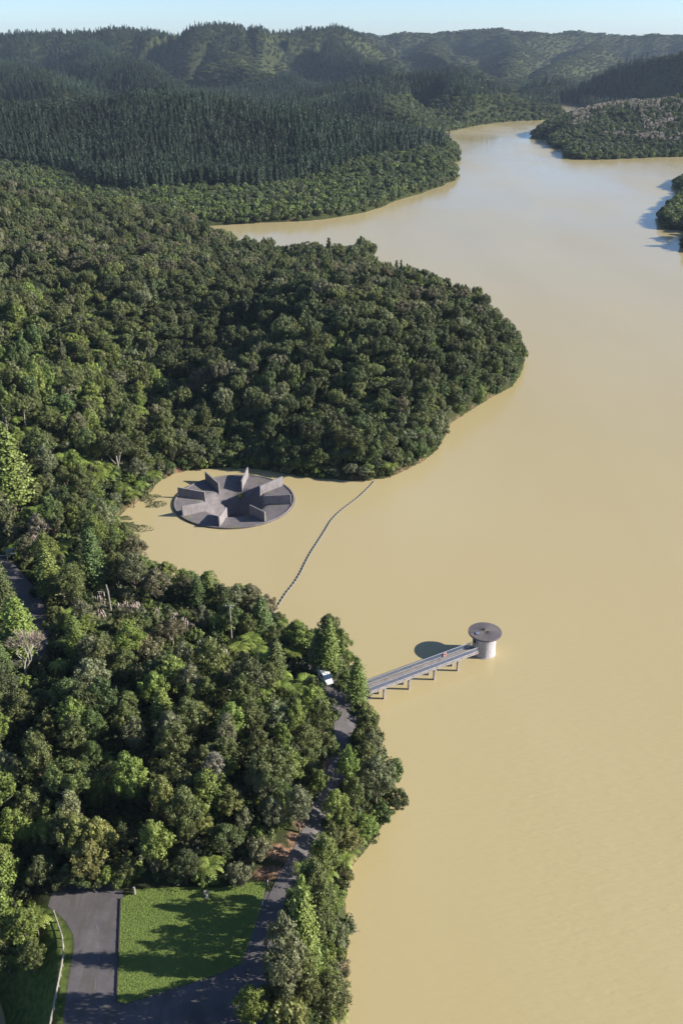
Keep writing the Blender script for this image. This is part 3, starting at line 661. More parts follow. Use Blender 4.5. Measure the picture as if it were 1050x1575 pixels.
# kerb stones along the foot of the lawn
kp = [W(x, y, 8)[:2] for x, y in [(190,1545.5),(215,1538.5),(260,1523.5),(330,1501.5),(373,1483)]]
K_ = empty("kerb_edging", (kp[0][0], kp[0][1], 8)); tag(K_, "row of small worn kerb stones along the bottom edge of the lawn", "kerb")
P = np.array(kp); d = np.r_[0, np.cumsum(np.linalg.norm(np.diff(P, axis=0), axis=1))]; mb = MB(); R = random.Random(9); n = int(d[-1]/.55)
for k in range(n):
    if R.random() < .25: continue
    t = (k+.5)/n*d[-1]; x = np.interp(t, d, P[:,0]); y = np.interp(t, d, P[:,1]); x2 = np.interp(t+.3, d, P[:,0]); y2 = np.interp(t+.3, d, P[:,1])
    MB().box((x-kp[0][0], y-kp[0][1]+R.uniform(-.05,.05), .05), (R.uniform(.25,.5), .17, .14), math.atan2(y2-y, x2-x)+R.uniform(-.2,.2), .8).build("stone", M['kerb'], K_)
# short white edge posts along the right hand side of the lawn
x, y, z = *W(207,1375,8)[:2], 8
o = MB().tube([(0,0,-.1),(0.05,0,.7),(.06,0,1.35)], [.24,.21,.17], 9).build("tree_stump", M['pale_bark'], None, (x, y, z)); tag(o, "pale cut tree stump at the shaded top left corner of the lawn", "stump")
x, y = W(318,1380,8)[:2]
ST = empty("bird_bath", (x, y, 8.03)); tag(ST, "small pale stone pedestal standing alone on the upper lawn", "pedestal")
MB().lathe([(0,0),(.34,0),(.34,.10),(.22,.16),(.16,.30),(.15,.72),(.22,.80)], 18).build("pedestal", M['timber'], ST)
MB().lathe([(.18,.78),(.40,.92),(.42,1.0),(.36,1.0),(.2,.90),(0,.88)], 18).build("bowl", M['pale_bark'], ST)
# utility pole
x, y, z = hit(357, 990, 0); z = float(tz(x, y)[0][0])
UP = empty("utility_pole", (x, y, z)); tag(UP, "pale utility pole with one crossarm rising from bright green tree ferns", "utility pole")
MB().tube([(0,0,-1),(0,0,9.5)], [.17,.12], 8).build("pole", M['pale_bark'], UP)
MB().box((0,0,9.2),(1.9,.12,.14)).build("crossarm", M['timber'], UP)
for k in (-.8,-.3,.3,.8): MB().lathe([(0,9.27),(.06,9.27),(.05,9.36),(.07,9.42),(0,9.46)], 8, (k,0)).build("insulator", M['white'], UP)
# leaning timber frame in the plume grass
x, y, z = hit(172, 944, 0)
TF = empty("timber_frame", (x, y, z), .1); tag(TF, "tall pale weathered post with cross pieces among plume grass on the knoll", "post")
MB().tube([(0,0,-.5),(-.15,0,5.4),(-.35,0,7.2)], [.22,.19,.14], 7).build("post", M['pale_bark'], TF)
MB().tube([(-2.3,0,5.6),(.1,0,5.4)], .10, 6).build("cross_piece", M['pale_bark'], TF)
MB().tube([(-1.9,0,2.6),(.2,0,1.2)], .10, 6).build("cross_piece", M['pale_bark'], TF)
# sign and barrier by the back road
x, y, z = hit(19, 862, 0)
SG = empty("notice_board", (x, y, z), .35); tag(SG, "pale blue notice board on two posts beside the shaded back road", "sign")
for s_ in (-.9, .9): MB().tube([(s_,0,-.3),(s_,0,3.0)], .06, 6).build("post", M['white'], SG)
MB().box((0,-.08,2.35),(2.1,.06,1.3)).build("panel", M['signface'], SG, bevel=.02)
MB().box((0,-.125,2.35),(1.7,.02,.10)).box((0,-.125,2.62),(1.2,.02,.16)).box((0,-.125,2.08),(1.5,.02,.07)).build("print", M['mesh_steel'], SG)
x0, y0, z0 = hit(-25, 861, 0); x1, y1, z1 = hit(22, 860, 0)
BG = empty("barrier_rail", (x1, y1, z1)); tag(BG, "thin white barrier rail across the back road beside the notice board", "barrier")
MB().tube([(0,0,1.0),(x0-x1,y0-y1,z0-z1+1.0)], .06, 6).build("rail", M['white'], BG)
for t in (0, 1.0): MB().tube([((x0-x1)*t,(y0-y1)*t,(z0-z1)*t-.3),((x0-x1)*t,(y0-y1)*t,(z0-z1)*t+1.05)], .08, 6).build("post", M['white'], BG)
# marker posts on the water side of the access road
for i, (px, py) in enumerate([(546,1108),(546,1140),(541,1180),(533,1190+22),(404,1392),(412,1362)]):
    x, y, z = hit(px, py, 0); o = MB().tube([(0,0,-.2),(0,0,.95)], .07, 7).build("marker_post", M['white'], None, (x, y, z))
    tag(o, ["white marker post on the water side of the road nearest the footbridge conifer","white marker post on the road edge second from the footbridge","white marker post where the road bends into shade","white marker post on the road edge farthest into the shade","white marker post at the right edge of the lawn beside the shaded road","white marker post at the top right corner of the lawn"][i], "post", "marker posts along the access road")
# ------------------------------------------------------------------ FOLIAGE PROTOTYPES
def leafcloud(name, cen, nor, size, var, m, rng, asp=1.0):
    n = len(cen); r = rng.normal(size=(n,3)); u = np.cross(nor, r); u /= np.linalg.norm(u, axis=1)[:,None]+1e-9; v = np.cross(nor, u); v /= np.linalg.norm(v, axis=1)[:,None]+1e-9
    s = size[:,None]; a = cen-u*s; b = cen-v*s*asp*.6; c = cen+u*s; d = cen+v*s*asp*.6
    V = np.stack([a,b,c,d],1).reshape(-1,3); Fq = np.arange(4*n).reshape(-1,4); return fastmesh(name, V, Fq, m, var)
def unit(rng, n):
    d = rng.normal(size=(n,3)); return d/np.linalg.norm(d, axis=1)[:,None]
def broad_crown(name, seed, R=3.5, H=6.0, z0=3.0, ncl=44, clr=1.05, nl=75, leaf=.30, shape='round'):
    """R crown radius, H crown height, z0 underside of crown"""
    rng = np.random.RandomState(seed); C_ = []; Nn = []; S = []; Vv = []
    lob = unit(rng, 5); lob[:,2] = np.abs(lob[:,2])*.5; la = rng.uniform(.75,1.15,5)
    for i in range(ncl):
        d = unit(rng,1)[0]; d[2] = d[2]*.9+.15; d /= np.linalg.norm(d)
        k = (rng.uniform(.15,1)**.45)*.86
        bulge = 0.82+.35*max(0, max(float(d@l)*a for l, a in zip(lob, la)))-.12
        t = d[2]*.5+.5
        if shape == 'column': wr = np.interp(t, [0,.2,.6,.9,1],[.75,1,.95,.6,.3])
        elif shape == 'ovate': wr = np.interp(t, [0,.15,.4,.7,.9,1],[.8,1.02,1.08,.82,.5,.25])
        elif shape == 'dome': wr = 1.08
        else: wr = 1.0
        c = np.array([d[0]*R*k*bulge*wr, d[1]*R*k*bulge*wr, z0+H/2+d[2]*H/2*k*(1 if shape != 'dome' or d[2] > 0 else .55)])
        cr = clr*rng.uniform(.55,1.25); n = int(nl*(cr/clr)**1.6)+6
        zk = 1.35 if shape in ('ovate','column') else .9; dd = unit(rng, n); dd = dd*np.array([1,1,zk])+d*.45; dd /= np.linalg.norm(dd, axis=1)[:,None]
        pos = c+dd*cr*rng.uniform(.55,1.08,(n,1)); nn = dd*.9+rng.normal(size=(n,3))*.33; nn /= np.linalg.norm(nn, axis=1)[:,None]
        C_.append(pos); Nn.append(nn); S.append(leaf*rng.uniform(.55,1.25,n)); Vv.append(np.clip(rng.uniform(.2,.8)*.6+rng.uniform(0,1,n)*.4, 0, 1))
    return leafcloud(name, np.concatenate(C_), np.concatenate(Nn), np.concatenate(S), np.concatenate(Vv), M['leaf'], rng)
def broad_trunk(name, seed, R=3.5, H=6, z0=3.0, m='bark'):
    r = random.Random(seed); mb = MB(); top = z0+H*.55
    mb.tube([(0,0,-1.2),(r.uniform(-.1,.1),r.uniform(-.1,.1),z0*.5),(r.uniform(-.3,.3),r.uniform(-.3,.3),z0+H*.2),(r.uniform(-.4,.4),r.uniform(-.4,.4),top)], [.24,.19,.13,.05], 6)
    for k in range(6):
        a = 2*PI*k/6+r.uniform(-.4,.4); z = z0*r.uniform(.55,1.1); l = R*r.uniform(.5,.8)
        mb.tube([(0,0,z),(math.cos(a)*l*.5,math.sin(a)*l*.5,z+H*.25),(math.cos(a)*l,math.sin(a)*l,z+H*r.uniform(.4,.6))], [.10,.07,.025], 5)
    me = mb.mesh(name, True); me.materials.append(M[m]); return me
def conifer_crown(name, seed, R=2.4, H=12.0, z0=2.0, lev=26, nb=11, nl=11, leaf=.26, power=.75, m='needle'):
    rng = np.random.RandomState(seed); C_ = []; Nn = []; S = []; Vv = []
    for i in range(lev):
        t = i/(lev-1); z = z0+H*t; rr = R*((1-t)**power)*(.75+.25*math.sin(min(1,t*6)*PI/2))+.12
        for b in range(nb if t < .85 else 6):
            a = rng.uniform(0, 2*PI); L = rr*rng.uniform(.65,1.12); bv = rng.uniform(.2,.8)
            for j in range(nl):
                f = (j+1)/nl; f = f**.7
                p = np.array([math.cos(a)*L*f, math.sin(a)*L*f, z+L*(.35*f-.28*f*f)+rng.normal()*.12])
                p[:2] += rng.normal(size=2)*.16*(.5+f); C_.append(p)
                n = np.array([math.cos(a)*.7, math.sin(a)*.7, .6])+rng.normal(size=3)*.5; Nn.append(n/np.linalg.norm(n))
                S.append(leaf*rng.uniform(.6,1.2)); Vv.append(np.clip(bv*.55+rng.rand()*.45,0,1))
    return leafcloud(name, np.array(C_), np.array(Nn), np.array(S), np.array(Vv), M[m], rng, 1.2)
def conifer_trunk(name, H=12, z0=2.0, m='bark'):
    mb = MB().tube([(0,0,-1.2),(0,0,z0),(.05,0,z0+H*.6),(0,.03,z0+H*.97)], [.26,.2,.11,.03], 7)
    for k in range(10):
        a = k*2.4; z = z0+H*.07*k; mb.tube([(0,0,z),(math.cos(a)*1.1*(1-k/12),math.sin(a)*1.1*(1-k/12),z+.35)], [.05,.02], 4)
    me = mb.mesh(name, True); me.materials.append(M[m]); return me
def fern_crown(name, seed, n=15, L=2.3, z0=3.2):
    rng = np.random.RandomState(seed); V = []; Fq = []; Va = []
    for k in range(n):
        a = 2*PI*k/n+rng.uniform(-.15,.15); l = L*rng.uniform(.82,1.12); seg = 11; up = rng.uniform(.22,.6); vv = rng.uniform(.25,.8)
        rz = np.array([math.cos(a), math.sin(a), 0]); sd_ = np.array([-rz[1], rz[0], 0]); tw = rng.uniform(-.25,.25)
        for i in range(seg):
            t0 = i/seg; t1 = (i+1)/seg; tm = t0+.62*(t1-t0)
            def P_(t): return np.array([0,0,z0])+rz*l*(t-.08*t*t)+np.array([0,0,1])*l*(up*t-.80*t*t*t*.75)+sd_*tw*t*t*l*.3
            def wd(t): return l*.19*math.sin(PI*min(1,(t*.88+.08)))**.75
            for s_ in (-1, 1):
                b = len(V); c0, c1 = P_(t0), P_(t1); w = wd(tm); dr = -.10*w
                tip0 = P_(tm)+sd_*s_*w+np.array([0,0,dr])+rz*w*.35; tip1 = P_(t0+.2*(t1-t0))+sd_*s_*w*.8+np.array([0,0,dr])+rz*w*.2
                V += [c0, c0*.45+c1*.55, tip0, tip1]; Fq.append((b,b+1,b+2,b+3)); Va.append(np.clip(vv+rng.uniform(-.2,.2),0,1))
    # young fronds standing upright in the middle
    return fastmesh(name, V, Fq, M['frond'], Va)
def fern_trunk(name, z0=3.2):
    mb = MB().tube([(0,0,-1),(.05,0,z0*.5),(0,0,z0)], [.17,.12,.14], 7)
    for k in range(9):
        a = k*2*PI/9; mb.tube([(0,0,z0-.1),(math.cos(a)*.35,math.sin(a)*.35,z0-.7),(math.cos(a)*.38,math.sin(a)*.38,z0-1.7)], [.03,.06,.02], 4)
    me = mb.mesh(name, True); me.materials.append(M['bark']); return me
def bare_tree(seed, H=8.5, spread=.62, depth=6, r0=.26):
    r = random.Random(seed); mb = MB(); tw = MB()
    def br(p, d, l, rad, lv):
        q = p+d*l; midp = (p+q)/2+Vector((r.uniform(-.06,.06),r.uniform(-.06,.06),0))*l
        (mb if lv > 2 else tw).tube([p, midp, q], [rad, rad*.8, rad*.62], 5 if lv > 2 else 3, False)
        if lv == 0: return
        for k in range(3 if lv > 1 else 4):
            ax = Vector((r.uniform(-1,1), r.uniform(-1,1), r.uniform(-.25,.5))).normalized()
            nd = (d*.85+ax*spread+Vector((0,0,.10))).normalized(); br(q if k < 2 else midp.lerp(q,.5), nd, l*r.uniform(.66,.84), max(.03, rad*.62), lv-1)
    br(Vector((0,0,-.5)), Vector((0,0,1)), H*.26, r0, depth); return mb, tw
def grass_clump(name, seed, n=70, L=1.7):
    rng = np.random.RandomState(seed); V = []; Fq = []; Va = []
    for k in range(n):
        a = rng.uniform(0,2*PI); rz = np.array([math.cos(a),math.sin(a),0]); sd_ = np.array([-rz[1],rz[0],0]); l = L*rng.uniform(.6,1.1); o = rz*rng.uniform(0,.3)
        pts = [o, o+rz*l*.22+np.array([0,0,l*.62]), o+rz*l*.6+np.array([0,0,l*.85]), o+rz*l*.95+np.array([0,0,l*.55])]; ws = [.05,.06,.045,.01]; vv = rng.rand()
        for i in range(3):
            b = len(V); V += [pts[i]-sd_*ws[i], pts[i]+sd_*ws[i], pts[i+1]+sd_*ws[i+1], pts[i+1]-sd_*ws[i+1]]; Fq.append((b,b+1,b+2,b+3)); Va.append(vv)
    return fastmesh(name, V, Fq, M['leaf'], Va)
def plume_mesh(name, seed, n=6):
    r = random.Random(seed); mb = MB()
    for k in range(n):
        a = r.uniform(0,2*PI); x, y = math.cos(a)*r.uniform(.1,.6), math.sin(a)*r.uniform(.1,.6); h = r.uniform(1.9,2.9)
        mb.tube([(x*.3,y*.3,.2),(x,y,h)], .018, 3, False)
        mb.tube([(x,y,h-.1),(x*1.08,y*1.08,h+.3),(x*1.2+.08,y*1.2,h+.75),(x*1.3+.18,y*1.3,h+1.1)], [.04,.12,.09,.02], 5)
    me = mb.mesh(name, True); me.materials.append(M['plume']); return me

# near prototypes: (crown mesh, trunk mesh, R, total height)
NEAR = {}
def reg(kind, lst): NEAR[kind] = lst
reg('round', [(broad_crown("round_crown", 10+i, 3.3, 7.6, 2.4, 104, .62, 46, .18, 'ovate'), broad_trunk("trunk", 10+i, 3.3, 7.6, 2.4), 3.3, 10.0) for i in range(6)])
reg('dome', [(broad_crown("domed_crown", 30+i, 4.0, 5.0, 4.4, 110, .64, 48, .18, 'dome'), broad_trunk("trunk", 30+i, 4.0, 5.0, 4.4, 'pale_bark'), 4.0, 9.4) for i in range(4)])
reg('column', [(broad_crown("column_crown", 50+i, 2.4, 9.8, 1.8, 100, .56, 46, .17, 'column'), broad_trunk("trunk", 50+i, 2.4, 9.8, 1.8), 2.4, 11.6) for i in range(4)])
reg('shrub', [(broad_crown("shrub_crown", 70+i, 2.2, 2.8, .5, 50, .52, 42, .16, 'round'), broad_trunk("trunk", 70+i, 2.2, 2.8, .5), 2.2, 3.3) for i in range(3)])
reg('conifer', [(conifer_crown("conifer_crown", 90+i, 2.5, 11.5, 2.2, 38, 16, 12, .185, .72), conifer_trunk("trunk", 11.5, 2.2), 2.5, 13.7) for i in range(3)])
reg('fern', [(fern_crown("frond_crown", 110+i, 12+i, 2.5, 3.2), fern_trunk("trunk"), 2.3, 3.9) for i in range(3)])
# far prototypes (single meshes)
def loose(name, me):
    o = bpy.data.objects.new(name, me); return o
COLL = {}
def coll(name, objs):
    c = bpy.data.collections.new(name)
    for i, o in enumerate(objs): o.name = "%s %02d" % (name, i); c.objects.link(o)
    COLL[name] = c
def join_tree(cr, tr, nm):
    return cr
coll("mid_bush", [loose("x", broad_crown("bush_crown", 200+i, *a)) for i, a in enumerate([
  (3.5,5.2,2.6,58,.82,52,.235,'round'),(3.5,5.6,2.6,62,.78,52,.235,'round'),(4.1,4.4,3.8,70,.80,52,.235,'dome'),(4.1,4.2,3.8,64,.86,52,.235,'dome'),(2.4,7.6,2.0,54,.7,50,.22,'column'),(2.2,2.6,.6,26,.62,44,.21,'round')])]
  + [loose("x", fern_crown("frond_crown_far", 220, 12)), loose("x", conifer_crown("conifer_crown_far", 221, 2.1, 8.5, 1.5, 22, 10, 8, .28))])
coll("far_bush", [loose("x", broad_crown("far_bush_crown", 240+i, *a)) for i, a in enumerate([
  (4.2,5.2,1.5,30,1.4,16,.58,'round'),(4.4,4.6,2.0,32,1.3,16,.58,'dome'),(3.2,7.0,1.0,28,1.1,16,.55,'column'),(4.6,4.0,2.0,30,1.4,16,.6,'dome')])])
coll("pines", [loose("x", conifer_crown("pine_crown", 260+i, R_, H_, 1.5, 15, 9, 5, .52, pw)) for i, (R_, H_, pw) in enumerate([(2.8,13,.8),(3.1,11,.62),(2.5,15,.9),(3.3,9.5,.6)])])
coll("shrubs", [loose("x", broad_crown("low_shrub", 280+i, 1.7, 1.9, .1, 16, .6, 30, .24, 'round')) for i in range(3)])

def scatter(name, cname, pts, idx, rot, scl, tint, label, cat, group=None):
    me = bpy.data.meshes.new(name); me.vertices.add(len(pts)); me.vertices.foreach_set("co", np.asarray(pts, np.float32).ravel())
    a = me.attributes.new("idx", 'INT', 'POINT'); a.data.foreach_set("value", np.asarray(idx, np.int32))
    a = me.attributes.new("rot", 'FLOAT_VECTOR', 'POINT'); r = np.zeros((len(pts),3), np.float32); r[:,2] = rot; a.data.foreach_set("vector", r.ravel())
    a = me.attributes.new("scl", 'FLOAT_VECTOR', 'POINT'); a.data.foreach_set("vector", np.asarray(scl, np.float32).ravel())
    a = me.attributes.new("tint", 'FLOAT_VECTOR', 'POINT'); a.data.foreach_set("vector", np.asarray(tint, np.float32).ravel())
    o = link(name, me); ng = bpy.data.node_groups.new(name, 'GeometryNodeTree')
    ng.interface.new_socket("Geometry", in_out='INPUT', socket_type='NodeSocketGeometry'); ng.interface.new_socket("Geometry", in_out='OUTPUT', socket_type='NodeSocketGeometry')
    N = ng.nodes; L = ng.links; gi = N.new("NodeGroupInput"); go = N.new("NodeGroupOutput")
    ci = N.new("GeometryNodeCollectionInfo"); ci.inputs[0].default_value = COLL[cname]; ci.inputs[1].default_value = True; ci.inputs[2].default_value = True
    ip = N.new("GeometryNodeInstanceOnPoints"); ip.inputs["Pick Instance"].default_value = True
    def na(nm, t):
        n = N.new("GeometryNodeInputNamedAttribute"); n.data_type = t; n.inputs[0].default_value = nm; return n.outputs[0]
    L.new(gi.outputs[0], ip.inputs["Points"]); L.new(ci.outputs[0], ip.inputs["Instance"]); L.new(na("idx",'INT'), ip.inputs["Instance Index"])
    e = N.new("FunctionNodeEulerToRotation"); L.new(na("rot",'FLOAT_VECTOR'), e.inputs[0]); L.new(e.outputs[0], ip.inputs["Rotation"])
    L.new(na("scl",'FLOAT_VECTOR'), ip.inputs["Scale"]); L.new(ip.outputs[0], go.inputs[0])
    md = o.modifiers.new("scatter", 'NODES'); md.node_group = ng
    tag(o, label, cat, group, "stuff"); return o

TONE = {'olive': (.108,.133,.046), 'dark': (.070,.092,.037), 'bright': (.150,.200,.050), 'grey': (.150,.168,.092), 'yellow': (.178,.192,.064),
        'brown': (.128,.126,.072), 'deep': (.086,.126,.043), 'fern': (.190,.262,.062), 'conifer': (.138,.182,.045), 'pine': (.036,.061,.033), 'silver': (.19,.185,.14)}
TWORD = {'olive':'olive','dark':'dark','bright':'bright','grey':'grey-green','yellow':'yellowish','brown':'brownish','deep':'deep-green','fern':'light-green','conifer':'fresh-green','silver':'silvery'}

# ------------------------------------------------------------------ keep-clear test for planting
roadpts = np.concatenate([TRK, SPUR]); lroad = LRD
ROADP = poly_px(road_px+[]); RAILP = poly_px([(60,1392),(90,1412),(98,1448),(98,1475),(76,1640),(-30,1700),(-30,1470),(20,1440)])
def clear_ok(x, y, r):
    """True where a crown of radius r may stand"""
    x = np.asarray(x); y = np.asarray(y)
    ok = np.ones(len(x), bool)
    near = (y < 200)
    d = np.full(len(x), 1e9)
    for p in roadpts: d = np.minimum(d, np.hypot(x-p[0], y-p[1]))
    ok &= ~(near & (d < 1.35+r*.2))
    d = np.full(len(x), 1e9)
    for p in lroad[20:52]: d = np.minimum(d, np.hypot(x-p[0], y-p[1]))
    ok &= ~(near & (d < 3.0+r*.3))
    for pl, k in ((ROADP, .62), (LAWN, .7), (RAILP, .5)):
        s_ = sdf(pl, x, y); ok &= ~(s_ > -r*k-.2)
    ok &= np.hypot(x-SPC[0], y-SPC[1]) > 18.5+r*.5
    # sight line to the tower and the footbridge end
    return ok
# ------------------------------------------------------------------ hand placed trees  (column, row of crown middle, crown radius px, shape, tone, vertical stretch)
hand = [
 (385,1550,33,'round','bright',1.0),(445,1562,28,'shrub','yellow',1.2),(505,1535,40,'round','olive',.9),(527,1492,20,'shrub','brown',1.0),(438,1482,34,'column','grey',1.55),
 (466,1430,31,'conifer','bright',1.25),(505,1470,20,'shrub','bright',1.2),(520,1440,22,'shrub','grey',1.2),(482,1368,34,'round','olive',1.35),(515,1385,24,'round','bright',.8),
 (498,1318,32,'round','bright',1.0),(525,1345,20,'shrub','olive',1.2),(560,1272,25,'round','bright',.7),(515,1245,26,'round','bright',1.0),(535,1292,26,'round','yellow',.7),
 (545,1225,22,'round','olive',1.2),(567,1118,22,'round','olive',1.1),(572,1155,22,'round','grey',1.2),(530,1262,20,'round','bright',1.3),(496,1402,26,'column','olive',1.15),(466,1498,27,'column','olive',1.15),(452,1398,20,'column','deep',1.25),(436,1530,24,'round','dark',1.5),(485,1054,13,'round','grey',.9),(512,1292,20,'round','olive',1.3),(425,1430,14,'shrub','olive',1.2),(450,1452,22,'column','dark',1.4),(458,1418,20,'column','deep',1.4),(424,1502,20,'column','olive',1.3),(412,1538,22,'round','deep',1.1),(560,1088,15,'shrub','olive',1.2),(474,1172,20,'round','olive',1.0),(492,1205,18,'round','bright',1.0),(578,1200,34,'round','grey',1.0),(562,1168,28,'round','olive',.9),(602,1190,22,'shrub','deep',1.5),(612,1232,18,'shrub','dark',1.3),(590,1252,20,'shrub','deep',1.2),
 (560,1135,22,'shrub','olive',1.4),(570,1108,20,'shrub','bright',1.3),(566,1150,20,'shrub','grey',1.3),(470,1520,28,'round','olive',1.3),(455,1575,28,'round','olive',1.3),
 (506,995,22,'conifer','conifer',.80),(489,1000,19,'conifer','olive',.72),(549,1048,21,'conifer','conifer',.74),
 (304,912,17,'conifer','deep',.62),(322,908,13,'conifer','conifer',.85),(342,920,22,'round','dark',.8),(402,948,21,'conifer','deep',.6),(424,1015,22,'conifer','olive',.66),
 (12,722,40,'conifer','conifer',.62),(2,910,26,'conifer','olive',.75),(28,965,34,'conifer','bright',.55),(0,1018,22,'conifer','deep',.7),(74,880,24,'conifer','conifer',.72),(142,860,26,'conifer','deep',.7),(200,985,30,'round','bright',.9),(352,950,24,'round','deep',.9),
 (118,1292,33,'round','yellow',1.1),(155,1296,32,'round','yellow',1.1),(137,1328,34,'round','yellow',.9),(62,1342,26,'round','dark',.9),(195,1335,20,'round','olive',.9),(165,1346,18,'round','bright',.8),(90,1356,17,'shrub','dark',1.3),(128,1354,18,'round','deep',.7),(178,1354,15,'shrub','olive',1.3),(150,1358,15,'shrub','dark',1.2),(105,1345,20,'round','dark',.8),(481,1058,17,'round','olive',.8),(488,1072,13,'shrub','bright',1.1),(100,1285,34,'round','olive',1.0),(237,1302,33,'round','bright',1.12),(4,1415,36,'round','bright',1.0),(36,1432,34,'round','bright',.95),(8,1462,36,'round','olive',.9),(40,1470,26,'round','bright',.8),(-25,1440,36,'round','bright',1.0),(50,1470,26,'round','olive',.9),(18,1275,32,'round','bright',.9),(45,1238,30,'round','olive',.9),
 (112,1135,24,'column','olive',.9),(152,1218,19,'column','bright',.95),(120,1200,27,'round','olive',1.0),(58,1165,28,'column','olive',.9),(208,1132,22,'column','grey',.85),(262,1128,28,'round','grey',1.1),(330,1190,22,'column','silver',.95),(352,1235,27,'round','yellow',.9),(376,1262,19,'round','grey',.9),
 (355,1112,30,'round','bright',.9),(308,1100,24,'round','yellow',.8),(400,1150,26,'round','olive',1.0),(425,1105,26,'round','grey',.9),(445,1180,30,'round','bright',.9),(470,1140,26,'round','olive',.9),(480,1080,26,'round','bright',.9),
 (35,1092,32,'round','olive',.85),(140,1045,34,'round','grey',.8),(150,1005,30,'shrub','grey',1.4),(75,1120,26,'round','olive',.9),(5,1120,22,'round','bright',1),(12,1185,26,'round','grey',1),
 (420,1250,26,'round','grey',.85),(400,1310,22,'shrub','grey',1.2),(370,1345,24,'shrub','grey',1.0),(285,1330,24,'round','dark',1.0),(190,1290,22,'round','dark',1.1),
 (360,1050,32,'dome','grey',.9),(265,975,26,'dome','brown',.8),(230,1000,26,'shrub','brown',1.2),(60,690,26,'round','olive',1),(180,700,30,'dome','dark',1),(212,690,22,'column','olive',.7),
 (205,880,26,'round','grey',.9),(240,900,26,'round','brown',.8),(255,885,22,'round','bright',.8),(60,815,24,'round','silver',.8),(40,845,22,'round','brown',.8),(110,900,26,'column','olive',.7),
]
fernhand = [(55,1418,24),(322,1334,22),(100,1070,24),(60,1275,22),(395,1000,18),(410,1010,18),(385,985,18),(365,1000,18),(350,960,16),(335,955,16),(430,1040,18),(455,1060,17),(470,1045,16),
 (548,1288,19),(556,1272,17),(535,1310,17),(500,1340,18),(528,1325,15),(120,715,16),(140,720,16),(160,725,16),(100,710,16),(170,735,15),(150,740,16),(200,650,14),(215,640,14),(185,660,14),
 (60,790,17),(75,805,16),(235,735,14),(190,755,14),(205,765,14),(218,750,13),(50,400,10),(110,520,13),(125,530,13),(155,520,12),(600,240+480,12),(520,1560,18),(490,1495,18),(505,1500,17)]
placed = []     # dict(x,y,z,R,sx,sz,kind,tone,var)
rng = np.random.RandomState(42); R = random.Random(42)
def add(x, y, z, kind, tone, sx, sz, hand_=False):
    v = rng.uniform(.82,1.2); t = np.array(TONE[tone])*np.array([1.07,1.03,.96])*v*(1+rng.uniform(-.05,.05,3))
    placed.append(dict(x=x, y=y, z=z, kind=kind, tone=tone, sx=sx, sz=sz, var=R.randrange(100), rot=R.uniform(0, 2*PI), tint=tuple(float(q) for q in t), hand=hand_))
for px, py, rp, kind, tone, st in hand:
    R0, H0 = NEAR[kind][0][2], NEAR[kind][0][3]; sx = 1.0
    for it in range(3):
        lift = H0*sx*st*.55; x, y, z = hit(px, py, lift); dep = proj(x, y, z+lift)[2]; sx = rp*dep/F/R0
    if tz(x, y)[1][0] < .3: z = max(z, .2)
    add(x, y, z-.3, kind, tone, sx, sx*st*1.08, True)
for px, py, rp in fernhand:
    x, y, z = hit(px, py, 3.2); dep = proj(x, y, z+3)[2]; sx = min(1.7, rp*dep/F/2.0); add(x, y, z, 'fern', 'fern', sx, max(.9, sx), True)
# ------------------------------------------------------------------ generated bush: jittered cells whose size grows with distance
def visible(x, y, z, h, tol=0.004):
    return np.ones(len(x), bool)
# horizon test on the polar sheet
el_ = (np.maximum(GZ, 0)+np.where(GS > 4, 7, 0)-CAM_H)/RR; el_[RR < 60] = -9; runmax = np.maximum.accumulate(el_, axis=0)
def vis(x, y, ztop):
    a = np.arctan2(x, y); r = np.hypot(x, y); i = np.clip(np.searchsorted(rad, r*.985-6)-1, 0, len(rad)-2); j = np.clip(np.searchsorted(ang, a)-1, 0, len(ang)-2)
    return (ztop-CAM_H)/r > runmax[i, j]-.012
def cells(y0, y1, sp, grow=False, xm=1.0):
    xs = []; ys = []
    y = y0
    while y < y1:
        hw = (y*cP+CAM_H*sP)*(525/F)*1.10+18
        n = int(2*hw/sp); xx = -hw+(np.arange(n)+rng.rand(n))*sp; yy = y+rng.rand(n)*sp*.95
        xs.append(xx); ys.append(yy); y += sp*.92
    return np.concatenate(xs), np.concatenate(ys)
def inframe(x, y, z, m=70):
    u, v, d = proj(x, y, z); return (u > -m) & (u < 1050+m) & (v < 1575+m*1.6) & (d > 0)
# openings round the things that show between the crowns
pp = [(152,924),(158,917),(163,926),(180,930),(188,931),(194,932),(202,933),(208,928),(212,934),(152,942),(162,945),(243,939),(272,944),(268,950),(283,957),(288,960),(296,958),(312,996),(320,998),(328,994),(334,992),(340,1000),(345,1007),(322,1006),(350,1006),(231,1032),(274,1012)]
openings = [hit(px, py+6, 2.0)[:2]+(2.6,) for px, py in pp] + [hit(34,1008,5)[:2]+(6.0,), hit(57,835,4.2)[:2]+(4.5,), hit(76,960,2.5)[:2]+(3,), hit(357,990)[:2]+(2.5,), hit(172,944)[:2]+(3,), hit(499,1046)[:2]+(2.5,)]
def in_opening(x, y):
    return any((x-a)**2+((y-b+r*.6)/1.5)**2 < r*r for a, b, r in openings)
